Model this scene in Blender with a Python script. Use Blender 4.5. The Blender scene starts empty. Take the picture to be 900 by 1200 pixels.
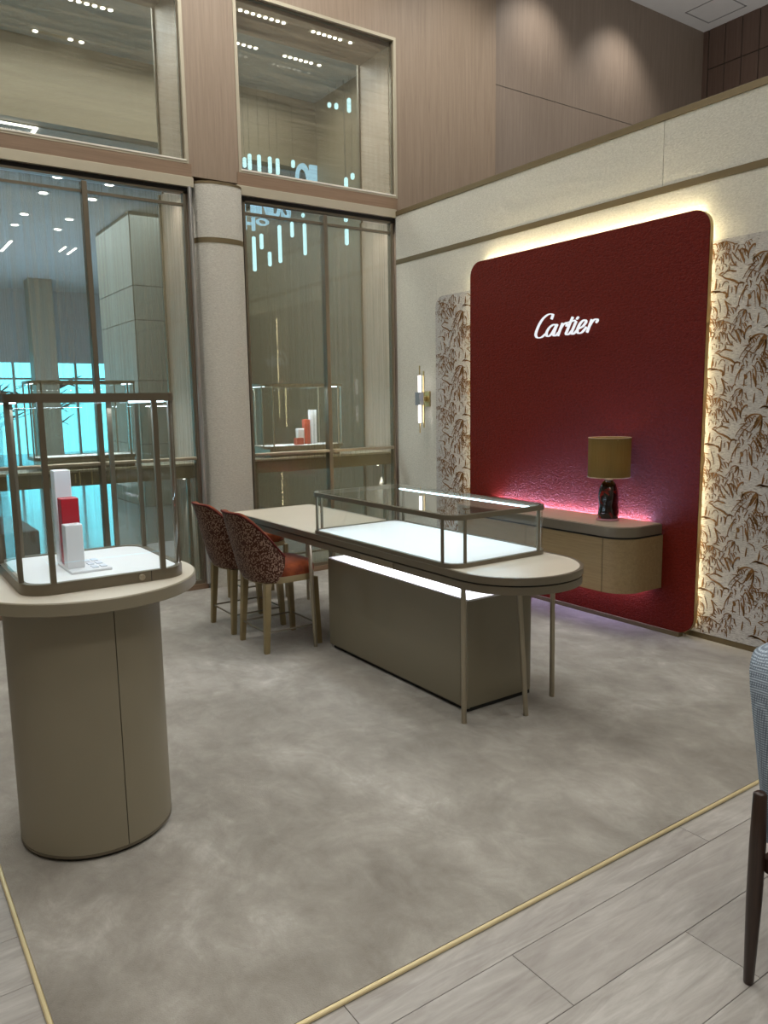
import bpy, bmesh, math, random
from mathutils import Vector, Matrix

random.seed(7)
S = bpy.context.scene
COL = S.collection
PI = math.pi

# ------------------------------------------------------------------ camera
cd = bpy.data.cameras.new('camera')
cd.sensor_fit = 'HORIZONTAL'
cd.sensor_width = 36.0
cd.lens = 36.0 * 898.145 / 900.0
cd.clip_start = 0.05
cd.clip_end = 200
cam = bpy.data.objects.new('camera', cd)
COL.objects.link(cam)
_r = Vector((0.8221536, -0.5690492, -0.0156995))
_u = Vector((0.0932547, 0.1074246, 0.9898300))
_w = Vector((0.5615754, 0.8152564, -0.1413861))
cam.matrix_world = Matrix(((_r.x, _u.x, -_w.x, 0), (_r.y, _u.y, -_w.y, 0), (_r.z, _u.z, -_w.z, 1.6), (0, 0, 0, 1)))
S.camera = cam

# ------------------------------------------------------------------ colour management, sky
S.view_settings.view_transform = 'Standard'
S.view_settings.look = 'None'
S.view_settings.gamma = 1.0
S.view_settings.use_curve_mapping = False
S.view_settings.exposure = 0.15
S.cycles.max_bounces = 10
S.cycles.diffuse_bounces = 4
S.cycles.glossy_bounces = 4
S.cycles.transmission_bounces = 6
S.cycles.transparent_max_bounces = 40
S.cycles.sample_clamp_indirect = 6.0
S.cycles.use_denoising = True
S.cycles.caustics_reflective = False
S.cycles.caustics_refractive = False

wld = bpy.data.worlds.new('daylight')
S.world = wld
wld.use_nodes = True
_bg = wld.node_tree.nodes['Background']
_bg.inputs[0].default_value = (0.16, 0.74, 1.0, 1)   # cyan overcast daylight outside the mall doors
_bg.inputs[1].default_value = 4.0

# ------------------------------------------------------------------ lights the place has, and added fill lights
def area(name, loc, sx, sy, power, col=(1, 1, 1), rot=(0, 0, 0), spread=PI):
    l = bpy.data.lights.new(name, 'AREA')
    l.shape = 'RECTANGLE'; l.size = sx; l.size_y = sy
    l.energy = power; l.color = col; l.spread = spread
    o = bpy.data.objects.new(name, l); COL.objects.link(o)
    o.location = loc; o.rotation_euler = rot
    return o

def spot(name, loc, target, power, col=(1, 1, 1), size=60, blend=0.6, rad=0.03):
    l = bpy.data.lights.new(name, 'SPOT')
    l.energy = power; l.color = col; l.spot_size = math.radians(size); l.spot_blend = blend
    l.shadow_soft_size = rad
    o = bpy.data.objects.new(name, l); COL.objects.link(o)
    o.location = loc
    d = Vector(target) - Vector(loc)
    o.rotation_euler = d.to_track_quat('-Z', 'Y').to_euler()
    return o

CEIL = 6.30
SHOP = (1.0, 0.975, 0.915)
FILL_PANELS = [(0.2, 5.0), (2.9, 5.0)]                    # added soft fill panels overhead, out of view, near the window wall
for i, (x, y) in enumerate(FILL_PANELS):
    area('ceiling_fill_light', (x, y, CEIL - 0.07), 1.5, 1.3, 28, SHOP)
area('ceiling_fill_light', (1.0, -2.4, CEIL - 0.07), 4.0, 0.8, 90, SHOP)  # added fill behind the camera, no fixture
DOWN = [(x, y) for y in (3.3, 1.6, 0.0) for x in (-1.2, 0.5, 2.2, 3.6)]   # recessed ceiling downlights
for x, y in DOWN:
    spot('shop_downlight', (x, y, CEIL - 0.05), (x, y, 0), 62, SHOP, 88, 1.0, 0.07)
# wall washers behind the partition
for x in (6.50, 7.88):
    spot('wall_washer_light', (x, 5.80, CEIL - 0.06), (x, 6.43, 4.7), 72, (1, 0.93, 0.84), 88, 1.0, 0.09)
# downlights along the window wall
for x in (0.4, 1.7, 2.75, 4.0, 5.3):
    spot('window_wall_downlight', (x, 5.25, CEIL - 0.05), (x, 6.0, 3.4), 130 if x > 5 else 85, SHOP, 100, 1.0, 0.06)
# added unseen spots behind the partition, their bounce brightens the ceiling
for x, y in ((7.3, 3.6), (7.3, 1.0), (6.0, 2.2)):
    spot('back_room_bounce_light', (x, y, CEIL - 0.05), (x, y, 0), 230, SHOP, 110, 1.0, 0.07)
area('back_room_fill_uplight', (7.4, 2.6, 2.9), 3.0, 5.0, 62, SHOP, (PI, 0, 0))  # added uplight without a fixture, brightens the ceiling behind the partition
# lights inside the window vitrines
for x in (0.9, 1.9, 2.25, 3.3, 3.95, 4.33):
    spot('vitrine_fill_light', (x, 6.47, 3.44), (x, 6.72, 1.2), 10, (1, 0.93, 0.84), 120, 1.0, 0.012)  # added unseen spots behind the beam, brighten the jambs
for x in (0.9, 2.0, 3.3, 3.95, 4.2):
    spot('soffit_spot_light', (x, 6.60, 4.95), (x, 6.62, 3.6), 9, (1, 0.93, 0.82), 130, 1.0, 0.012)
# LED strips of the wall cabinet (a slot behind its top and one under it)
area('cabinet_led_light', (4.418, 4.0, 0.745), 0.012, 1.52, 15.0, (0.60, 0.56, 1.0), (PI, 0.10, 0))
area('cabinet_led_light', (4.37, 4.0, 0.318), 0.03, 1.5, 3.0, (0.66, 0.58, 1.0), (0, -0.7, 0))
# LED strips under the top rails of the two glass cases
CASE = (0.50, 0.80, 1.0)
for x in (2.375, 2.965):
    area('case_led_light', (x, 3.51, 1.022), 0.02, 1.2, 1.05, CASE, (0, -0.4 if x < 2.6 else 0.4, 0))
for y in (2.725, 3.24):
    area('case_led_light', (0.695, y, 1.60), 0.42, 0.02, 1.1, (0.72, 0.86, 1.0), (-0.15 if y > 3 else 0.15, 0, 0))
for x in (3.58, 1.57):
    area('case_led_light', (x, 6.62, 1.75), 0.6, 0.02, 7.0, (0.8, 0.9, 1.0))
# mall hall beyond the windows
area('mall_light', (3.0, 13.0, 4.5), 5.0, 5.0, 230, (0.72, 0.86, 1.0))
area('mall_fill_uplight', (3.0, 16.0, 0.25), 5.0, 6.0, 190, (0.66, 0.80, 1.0), (PI, 0, 0))  # added fill from floor level, brightens the mall ceiling
area('mall_light', (2.6, 8.0, 5.3), 4.5, 1.2, 110, (0.95, 0.97, 1.0))

# ------------------------------------------------------------------ node material helpers
def new_mat(name):
    m = bpy.data.materials.new(name); m.use_nodes = True
    nt = m.node_tree
    for n in list(nt.nodes): nt.nodes.remove(n)
    out = nt.nodes.new('ShaderNodeOutputMaterial')
    return m, nt, out

def L(nt, a, b): nt.links.new(a, b)

def mapping(nt, scale=(1, 1, 1), space='Object', rot=(0, 0, 0)):
    tc = nt.nodes.new('ShaderNodeTexCoord'); mp = nt.nodes.new('ShaderNodeMapping')
    mp.inputs['Scale'].default_value = scale; mp.inputs['Rotation'].default_value = rot
    L(nt, tc.outputs[space], mp.inputs['Vector'])
    return mp.outputs['Vector']

def noise(nt, vec, scale, detail=4, rough=0.6, dist=0.0):
    n = nt.nodes.new('ShaderNodeTexNoise')
    n.inputs['Scale'].default_value = scale; n.inputs['Detail'].default_value = detail
    n.inputs['Roughness'].default_value = rough; n.inputs['Distortion'].default_value = dist
    L(nt, vec, n.inputs['Vector'])
    return n.outputs['Fac']

def ramp(nt, fac, stops):
    r = nt.nodes.new('ShaderNodeValToRGB')
    e = r.color_ramp.elements
    while len(e) < len(stops): e.new(0.5)
    for i, (p, c) in enumerate(stops):
        e[i].position = p; e[i].color = (*c, 1) if len(c) == 3 else c
    L(nt, fac, r.inputs['Fac'])
    return r.outputs['Color']

def mixc(nt, fac, a, b, mode='MIX'):
    m = nt.nodes.new('ShaderNodeMix'); m.data_type = 'RGBA'; m.blend_type = mode
    for sock, v in ((0, fac), (6, a), (7, b)):
        if isinstance(v, (int, float)): m.inputs[sock].default_value = v
        elif isinstance(v, tuple): m.inputs[sock].default_value = (*v, 1) if len(v) == 3 else v
        else: L(nt, v, m.inputs[sock])
    return m.outputs[2]

def math_(nt, op, a, b=None, c=None):
    m = nt.nodes.new('ShaderNodeMath'); m.operation = op
    for i, v in enumerate((a, b, c)):
        if v is None: continue
        if isinstance(v, (int, float)): m.inputs[i].default_value = v
        else: L(nt, v, m.inputs[i])
    return m.outputs[0]

def bump(nt, h, strength=0.3, dist=0.01):
    b = nt.nodes.new('ShaderNodeBump')
    b.inputs['Strength'].default_value = strength; b.inputs['Distance'].default_value = dist
    L(nt, h, b.inputs['Height'])
    return b.outputs['Normal']

def principled(nt, out, col, rough=0.5, metal=0.0, normal=None, spec=0.5, coat=0.0, sheen=0.0, emit=None, estr=0.0):
    p = nt.nodes.new('ShaderNodeBsdfPrincipled')
    def put(k, v):
        if isinstance(v, (int, float)): p.inputs[k].default_value = v
        elif isinstance(v, tuple): p.inputs[k].default_value = (*v, 1) if len(v) == 3 else v
        else: L(nt, v, p.inputs[k])
    put('Base Color', col); put('Roughness', rough); put('Metallic', metal)
    put('Specular IOR Level', spec); put('Coat Weight', coat); put('Sheen Weight', sheen)
    if emit: put('Emission Color', emit); put('Emission Strength', estr)
    if normal is not None: L(nt, normal, p.inputs['Normal'])
    L(nt, p.outputs[0], out.inputs['Surface'])
    return p

def plain(name, col, rough=0.5, metal=0.0, var=0.06, scale=6.0, spec=0.5, coat=0.0, bmp=0.0, bscale=200):
    m, nt, out = new_mat(name)
    v = mapping(nt)
    n = noise(nt, v, scale, 3)
    c = mixc(nt, n, tuple(x * (1 - var) for x in col), tuple(min(1, x * (1 + var)) for x in col))
    nm = bump(nt, noise(nt, v, bscale, 2), bmp, 0.002) if bmp else None
    principled(nt, out, c, rough, metal, nm, spec, coat)
    return m

def wood(name, dark, light, rough=0.45, axis='z', scale=1.0, fine=0.5):
    m, nt, out = new_mat(name)
    k = {'z': (26, 26, 0.9), 'x': (0.9, 26, 26), 'y': (26, 0.9, 26)}[axis]
    v = mapping(nt, tuple(a * scale for a in k))
    n1 = noise(nt, v, 1.6, 6, 0.65, 0.6)
    n2 = noise(nt, mapping(nt, tuple(a * scale * 4 for a in k)), 2.2, 3, 0.6)
    f = math_(nt, 'ADD', math_(nt, 'MULTIPLY', n1, 1 - fine * 0.5), math_(nt, 'MULTIPLY', n2, fine * 0.5))
    c = ramp(nt, f, [(0.32, dark), (0.68, light)])
    principled(nt, out, c, rough, 0.0, bump(nt, f, 0.06, 0.002))
    return m

def emitter(name, col, strength):
    m, nt, out = new_mat(name)
    e = nt.nodes.new('ShaderNodeEmission')
    n = noise(nt, mapping(nt), 3.0, 2)
    c = mixc(nt, n, tuple(x * 0.97 for x in col), col)
    L(nt, c, e.inputs[0]); e.inputs[1].default_value = strength
    L(nt, e.outputs[0], out.inputs['Surface'])
    return m

def glass(name, tint=(0.97, 0.98, 0.975), refl=0.9, film=None, film_scale=None, film_amt=(0.0, 0.0), rough=0.0):
    """thin clear pane: transparent with a Fresnel reflection, optionally a printed film of fine lines"""
    m, nt, out = new_mat(name)
    tr = nt.nodes.new('ShaderNodeBsdfTransparent'); tr.inputs[0].default_value = (*tint, 1)
    gl = nt.nodes.new('ShaderNodeBsdfGlossy'); gl.inputs['Roughness'].default_value = rough
    gl.inputs[0].default_value = (1, 1, 1, 1)
    fr = nt.nodes.new('ShaderNodeFresnel'); fr.inputs[0].default_value = 1.45
    gm = nt.nodes.new('ShaderNodeNewGeometry')     # one reflection per pane, on its front face
    fac = math_(nt, 'MULTIPLY', math_(nt, 'MULTIPLY', fr.outputs[0], refl), math_(nt, 'SUBTRACT', 1.0, gm.outputs['Backfacing']))
    mx = nt.nodes.new('ShaderNodeMixShader')
    L(nt, fac, mx.inputs[0]); L(nt, tr.outputs[0], mx.inputs[1]); L(nt, gl.outputs[0], mx.inputs[2])
    res = mx.outputs[0]
    if film:
        df = nt.nodes.new('ShaderNodeBsdfDiffuse'); df.inputs[0].default_value = (*film, 1)
        a = noise(nt, mapping(nt, film_scale), 1.0, 3, 0.7)
        b = noise(nt, mapping(nt, tuple(x * 5 for x in film_scale)), 1.0, 2, 0.6)
        f = math_(nt, 'ADD', math_(nt, 'MULTIPLY', a, 0.65), math_(nt, 'MULTIPLY', b, 0.35))
        mr = nt.nodes.new('ShaderNodeMapRange')
        mr.inputs[1].default_value = 0.38; mr.inputs[2].default_value = 0.64
        mr.inputs[3].default_value = film_amt[0]; mr.inputs[4].default_value = film_amt[1]
        L(nt, f, mr.inputs[0])
        m2 = nt.nodes.new('ShaderNodeMixShader')
        L(nt, mr.outputs[0], m2.inputs[0]); L(nt, res, m2.inputs[1]); L(nt, df.outputs[0], m2.inputs[2])
        res = m2.outputs[0]
    L(nt, res, out.inputs['Surface'])
    return m

M = {}
# carpet: brushed taupe pile with pale swept patches
m, nt, out = new_mat('carpet_pile')
v = mapping(nt, (1, 1, 1))
big = noise(nt, v, 1.7, 6, 0.66, 0.5)
mid = noise(nt, mapping(nt, (1.5, 1.0, 1), rot=(0, 0, 0.6)), 5.0, 7, 0.72, 0.5)
fine = noise(nt, v, 260, 2)
f = math_(nt, 'ADD', math_(nt, 'MULTIPLY', big, 0.62), math_(nt, 'MULTIPLY', mid, 0.38))
c = ramp(nt, f, [(0.37, (0.23, 0.212, 0.186)), (0.50, (0.315, 0.297, 0.265)), (0.58, (0.385, 0.367, 0.333)), (0.67, (0.53, 0.515, 0.48))])
c = mixc(nt, 0.35, c, mixc(nt, fine, (0.2, 0.18, 0.16), (0.55, 0.52, 0.48)), 'SOFT_LIGHT')
principled(nt, out, c, 0.95, 0, bump(nt, fine, 0.5, 0.004), spec=0.1, sheen=0.3)
M['carpet'] = m
# pale grey oak planks, each a little different
m, nt, out = new_mat('grey_oak_plank')
oi = nt.nodes.new('ShaderNodeObjectInfo')
tc = nt.nodes.new('ShaderNodeTexCoord')
cx = nt.nodes.new('ShaderNodeCombineXYZ'); L(nt, math_(nt, 'MULTIPLY', oi.outputs['Random'], 37.0), cx.inputs[1]); L(nt, math_(nt, 'MULTIPLY', oi.outputs['Random'], 91.0), cx.inputs[2])
va = nt.nodes.new('ShaderNodeVectorMath'); L(nt, tc.outputs['Object'], va.inputs[0]); L(nt, cx.outputs[0], va.inputs[1])
mp = nt.nodes.new('ShaderNodeMapping'); mp.inputs['Scale'].default_value = (2.2, 16, 1); L(nt, va.outputs[0], mp.inputs[0])
n1 = noise(nt, mp.outputs[0], 1.5, 7, 0.68, 1.0)
mp2 = nt.nodes.new('ShaderNodeMapping'); mp2.inputs['Scale'].default_value = (1.4, 3.4, 1); L(nt, va.outputs[0], mp2.inputs[0])
n2 = noise(nt, mp2.outputs[0], 1.2, 4, 0.6, 1.6)
f = math_(nt, 'ADD', math_(nt, 'MULTIPLY', n1, 0.6), math_(nt, 'MULTIPLY', n2, 0.4))
c = ramp(nt, f, [(0.30, (0.25, 0.228, 0.208)), (0.5, (0.40, 0.378, 0.352)), (0.70, (0.58, 0.56, 0.53))])
c = mixc(nt, math_(nt, 'MULTIPLY', oi.outputs['Random'], 0.35), c, (0.29, 0.265, 0.243), 'MIX')
principled(nt, out, c, 0.42, 0, bump(nt, n1, 0.08, 0.002))
M['plank'] = m
M['plank_gap'] = plain('plank_joint', (0.20, 0.18, 0.165), 0.9)
M['brass'] = plain('brushed_brass', (0.62, 0.50, 0.26), 0.32, 1.0, 0.08, 30)
M['gold_edge'] = plain('pale_gold_edge', (0.74, 0.62, 0.36), 0.38, 0.35, 0.06, 12)
M['bronze'] = plain('dark_champagne_bronze', (0.175, 0.148, 0.105), 0.42, 0.45, 0.06, 20)
M['bronze_matt'] = plain('matt_bronze_trim', (0.20, 0.155, 0.085), 0.45, 0.5, 0.08, 14)
M['champagne'] = plain('champagne_metal', (0.36, 0.315, 0.235), 0.36, 0.6, 0.05, 12)
M['champagne_pale'] = plain('pale_champagne_beam', (0.50, 0.45, 0.34), 0.45, 0.35, 0.06, 5)
M['silver'] = plain('satin_steel', (0.55, 0.55, 0.55), 0.3, 0.9, 0.05, 8)
M['lacquer'] = plain('taupe_lacquer', (0.215, 0.187, 0.128), 0.42, 0.10, 0.03, 3, 0.5, 0.25)
M['pedestal'] = plain('taupe_leather_wrap', (0.275, 0.242, 0.172), 0.5, 0.05, 0.04, 4, 0.45, 0.1)
M['pedestal_top'] = plain('cream_leather_top', (0.62, 0.56, 0.46), 0.42, 0, 0.04, 5)
M['tabletop'] = plain('cream_table_leather', (0.62, 0.57, 0.47), 0.27, 0, 0.03, 5, 0.5)
M['black'] = plain('black_recess', (0.012, 0.011, 0.010), 0.8)
M['groove'] = plain('dark_groove', (0.05, 0.045, 0.035), 0.7)
M['white'] = plain('white_lacquer', (0.86, 0.87, 0.9), 0.35, 0, 0.02)
M['bed'] = plain('white_leather_bed', (0.86, 0.87, 0.88), 0.5, 0, 0.03, 8)
M['red_box'] = plain('red_leather_box', (0.42, 0.010, 0.022), 0.42, 0, 0.06, 10)
M['coral_box'] = plain('coral_red_box', (0.62, 0.09, 0.045), 0.45, 0, 0.06, 10)
M['wood'] = wood('pinkish_oak_veneer', (0.235, 0.172, 0.122), (0.325, 0.248, 0.182), 0.5, 'z', 1.0)
M['wood_h'] = wood('pinkish_oak_beam', (0.20, 0.128, 0.08), (0.275, 0.188, 0.122), 0.5, 'x', 1.0)
M['wood_jamb'] = wood('pale_oak_jamb', (0.44, 0.36, 0.285), (0.60, 0.51, 0.425), 0.5, 'z', 0.8)
M['wood_cab'] = wood('straight_grain_oak', (0.19, 0.125, 0.055), (0.29, 0.205, 0.10), 0.5, 'y', 1.3, 0.8)
M['wood_dark'] = wood('dark_walnut', (0.018, 0.009, 0.006), (0.050, 0.024, 0.015), 0.35, 'z', 2.0)
M['tile_wood'] = wood('dark_brown_panel', (0.115, 0.072, 0.056), (0.18, 0.12, 0.095), 0.5, 'z', 1.5)
M['mall_wood'] = wood('brown_fascia', (0.16, 0.125, 0.075), (0.235, 0.19, 0.12), 0.5, 'x', 0.5)
M['mall_rib'] = wood('brown_ribbed_wall', (0.13, 0.112, 0.075), (0.20, 0.175, 0.12), 0.5, 'z', 0.35)
M['ceiling'] = plain('ceiling_paint', (0.78, 0.78, 0.79), 0.8)
M['mall_ceiling'] = plain('mall_ceiling_paint', (0.50, 0.52, 0.54), 0.8)
M['plaster'] = plain('taupe_plaster', (0.42, 0.37, 0.30), 0.8)
M['mall_stone'] = plain('grey_stone_cladding', (0.30, 0.285, 0.23), 0.6, 0, 0.08, 2)
M['mall_floor'] = plain('polished_stone_floor', (0.20, 0.21, 0.215), 0.10, 0, 0.1, 1.5, 0.8)
M['dark_grey'] = plain('dark_grey_laminate', (0.05, 0.053, 0.06), 0.5)
# cream woven wall covering
def textile(name, a, b, sc, bs, rough=0.85, stretch=(1, 1, 1)):
    m, nt, out = new_mat(name)
    v = mapping(nt, stretch)
    n = noise(nt, v, sc, 4, 0.7, 0.4)
    c = ramp(nt, n, [(0.35, a), (0.65, b)])
    principled(nt, out, c, rough, 0, bump(nt, n, bs, 0.009), spec=0.11)
    return m
M['wall_cloth'] = textile('cream_bouclé_wallcover'.replace('é', 'e'), (0.58, 0.565, 0.495), (0.72, 0.705, 0.625), 60, 0.45, stretch=(1, 1, 1.8))
M['column_cloth'] = textile('cream_column_cloth', (0.53, 0.51, 0.45), (0.65, 0.63, 0.56), 45, 0.5, stretch=(1, 1, 2.6))
M['red_panel'] = textile('dark_red_textured_panel', (0.118, 0.0100, 0.0046), (0.168, 0.0145, 0.0068), 40, 1.0, 0.55, (1, 1, 1.8))
m, nt, out = new_mat('grasscloth')
n1 = noise(nt, mapping(nt, (1, 26, 330)), 1.2, 4, 0.75)
n2 = noise(nt, mapping(nt, (1, 260, 24)), 1.0, 3, 0.7)
c = ramp(nt, n1, [(0.36, (0.12, 0.11, 0.10)), (0.44, (0.42, 0.405, 0.385)), (0.62, (0.62, 0.61, 0.585))])
c = mixc(nt, ramp(nt, n2, [(0.30, (0.55, 0.55, 0.55)), (0.40, (0, 0, 0))]), c, (0.30, 0.27, 0.23))
principled(nt, out, c, 0.8, 0, bump(nt, n1, 0.3, 0.003), spec=0.2)
M['grasscloth'] = m
M['leaf_print'] = plain('rust_brown_flock', (0.18, 0.080, 0.012), 0.65, 0, 0.25, 30)
# leopard velvet
m, nt, out = new_mat('leopard_velvet')
vo = nt.nodes.new('ShaderNodeTexVoronoi'); vo.inputs['Scale'].default_value = 100
v = mapping(nt, (1, 1, 0.85)); L(nt, v, vo.inputs['Vector'])
n = noise(nt, v, 30, 2)
d = math_(nt, 'ADD', vo.outputs['Distance'], math_(nt, 'MULTIPLY', n, 0.30))
c = ramp(nt, d, [(0.54, (0.29, 0.19, 0.14)), (0.66, (0.048, 0.016, 0.008))])
c = mixc(nt, math_(nt, 'MULTIPLY', noise(nt, v, 7, 2), 0.30), c, (0.12, 0.036, 0.012))
principled(nt, out, c, 0.75, 0, None, spec=0.15, sheen=0.1)
M['leopard'] = m
m, nt, out = new_mat('rust_velvet')
v = mapping(nt)
n = noise(nt, v, 9, 4, 0.6)
c = ramp(nt, n, [(0.35, (0.085, 0.015, 0.005)), (0.65, (0.23, 0.052, 0.013))])
principled(nt, out, c, 0.65, 0, bump(nt, noise(nt, v, 300, 2), 0.2, 0.002), spec=0.12, sheen=0.08)
M['velvet'] = m
M['piping'] = plain('dark_red_piping', (0.085, 0.012, 0.010), 0.7, spec=0.15)
M['chair_leg'] = plain('olive_gold_lacquer', (0.27, 0.205, 0.10), 0.42, 0.25, 0.06, 8)
# grey blue basket weave
m, nt, out = new_mat('grey_blue_weave')
v = mapping(nt, (1, 1, 1))
w1 = nt.nodes.new('ShaderNodeTexWave'); w1.inputs['Scale'].default_value = 48; w1.bands_direction = 'Z'; L(nt, v, w1.inputs[0])
w2 = nt.nodes.new('ShaderNodeTexWave'); w2.inputs['Scale'].default_value = 48; w2.bands_direction = 'Y'; L(nt, v, w2.inputs[0])
w3 = nt.nodes.new('ShaderNodeTexWave'); w3.inputs['Scale'].default_value = 48; w3.bands_direction = 'X'; L(nt, v, w3.inputs[0])
h = math_(nt, 'MULTIPLY', w1.outputs['Fac'], math_(nt, 'MAXIMUM', w2.outputs['Fac'], w3.outputs['Fac']))
c = ramp(nt, h, [(0.05, (0.17, 0.21, 0.26)), (0.5, (0.33, 0.40, 0.48)), (0.9, (0.50, 0.58, 0.66))])
principled(nt, out, c, 0.85, 0, bump(nt, h, 0.35, 0.003), spec=0.2)
M['weave'] = m
# lamp materials
m, nt, out = new_mat('dark_ruby_glass')
v = mapping(nt)
n = noise(nt, v, 10, 3, 0.5, 1.0)
c = ramp(nt, n, [(0.54, (0.008, 0.001, 0.001)), (0.66, (0.22, 0.010, 0.005))])
principled(nt, out, c, 0.14, 0, None, spec=0.5, coat=0.5)
M['ruby'] = m
M['clear_knob'] = plain('pale_glass_knob', (0.75, 0.70, 0.66), 0.1, 0, 0.05, 10, 0.7, 0.5)
m, nt, out = new_mat('olive_gold_shade')
v = mapping(nt, (20, 20, 1))
n = noise(nt, v, 6, 3)
c = ramp(nt, n, [(0.3, (0.25, 0.18, 0.066)), (0.7, (0.28, 0.205, 0.078))])
df = nt.nodes.new('ShaderNodeBsdfDiffuse'); L(nt, c, df.inputs[0])
tl = nt.nodes.new('ShaderNodeBsdfTranslucent'); L(nt, c, tl.inputs[0])
mx = nt.nodes.new('ShaderNodeMixShader'); mx.inputs[0].default_value = 0.45
L(nt, df.outputs[0], mx.inputs[1]); L(nt, tl.outputs[0], mx.inputs[2]); L(nt, mx.outputs[0], out.inputs['Surface'])
M['shade'] = m
M['opal'] = emitter('opal_tube_lit', (1.0, 0.93, 0.88), 3.2)
M['bulb'] = emitter('warm_bulb_lit', (1.0, 0.62, 0.18), 26)
M['led_warm'] = emitter('warm_led_strip', (1.0, 0.82, 0.50), 40)
M['led_pink'] = emitter('cabinet_led_strip', (0.85, 0.62, 1.0), 30)
M['led_white'] = emitter('case_led_strip', (0.62, 0.86, 1.0), 8)
M['led_table'] = emitter('table_led_strip', (0.90, 0.90, 1.0), 10)
M['downlight'] = emitter('downlight_lit', (1.0, 0.97, 0.90), 9)
M['stick'] = emitter('cyan_white_tube_lit', (0.55, 0.90, 1.0), 1.7)
M['letter_glow'] = emitter('blue_white_letter_lit', (0.42, 0.72, 0.95), 1.1)
M['fill_panel_lit'] = emitter('ceiling_fill_lit', SHOP, 3.0)
M['glass'] = glass('clear_case_glass')
M['glass_low'] = glass('vitrine_glass_lined', (0.92, 0.93, 0.90), 1.0, (0.46, 0.42, 0.29), (70, 1, 0.15), (0.04, 0.24))
M['glass_up'] = glass('upper_glass_rippled', (0.90, 0.90, 0.86), 1.0, (0.42, 0.37, 0.27), (0.6, 1, 16), (0.03, 0.18))
M['glass_out'] = glass('shopfront_glass', (0.94, 0.96, 0.95), 1.0)

# ------------------------------------------------------------------ mesh builder
WORLD = {}

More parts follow.
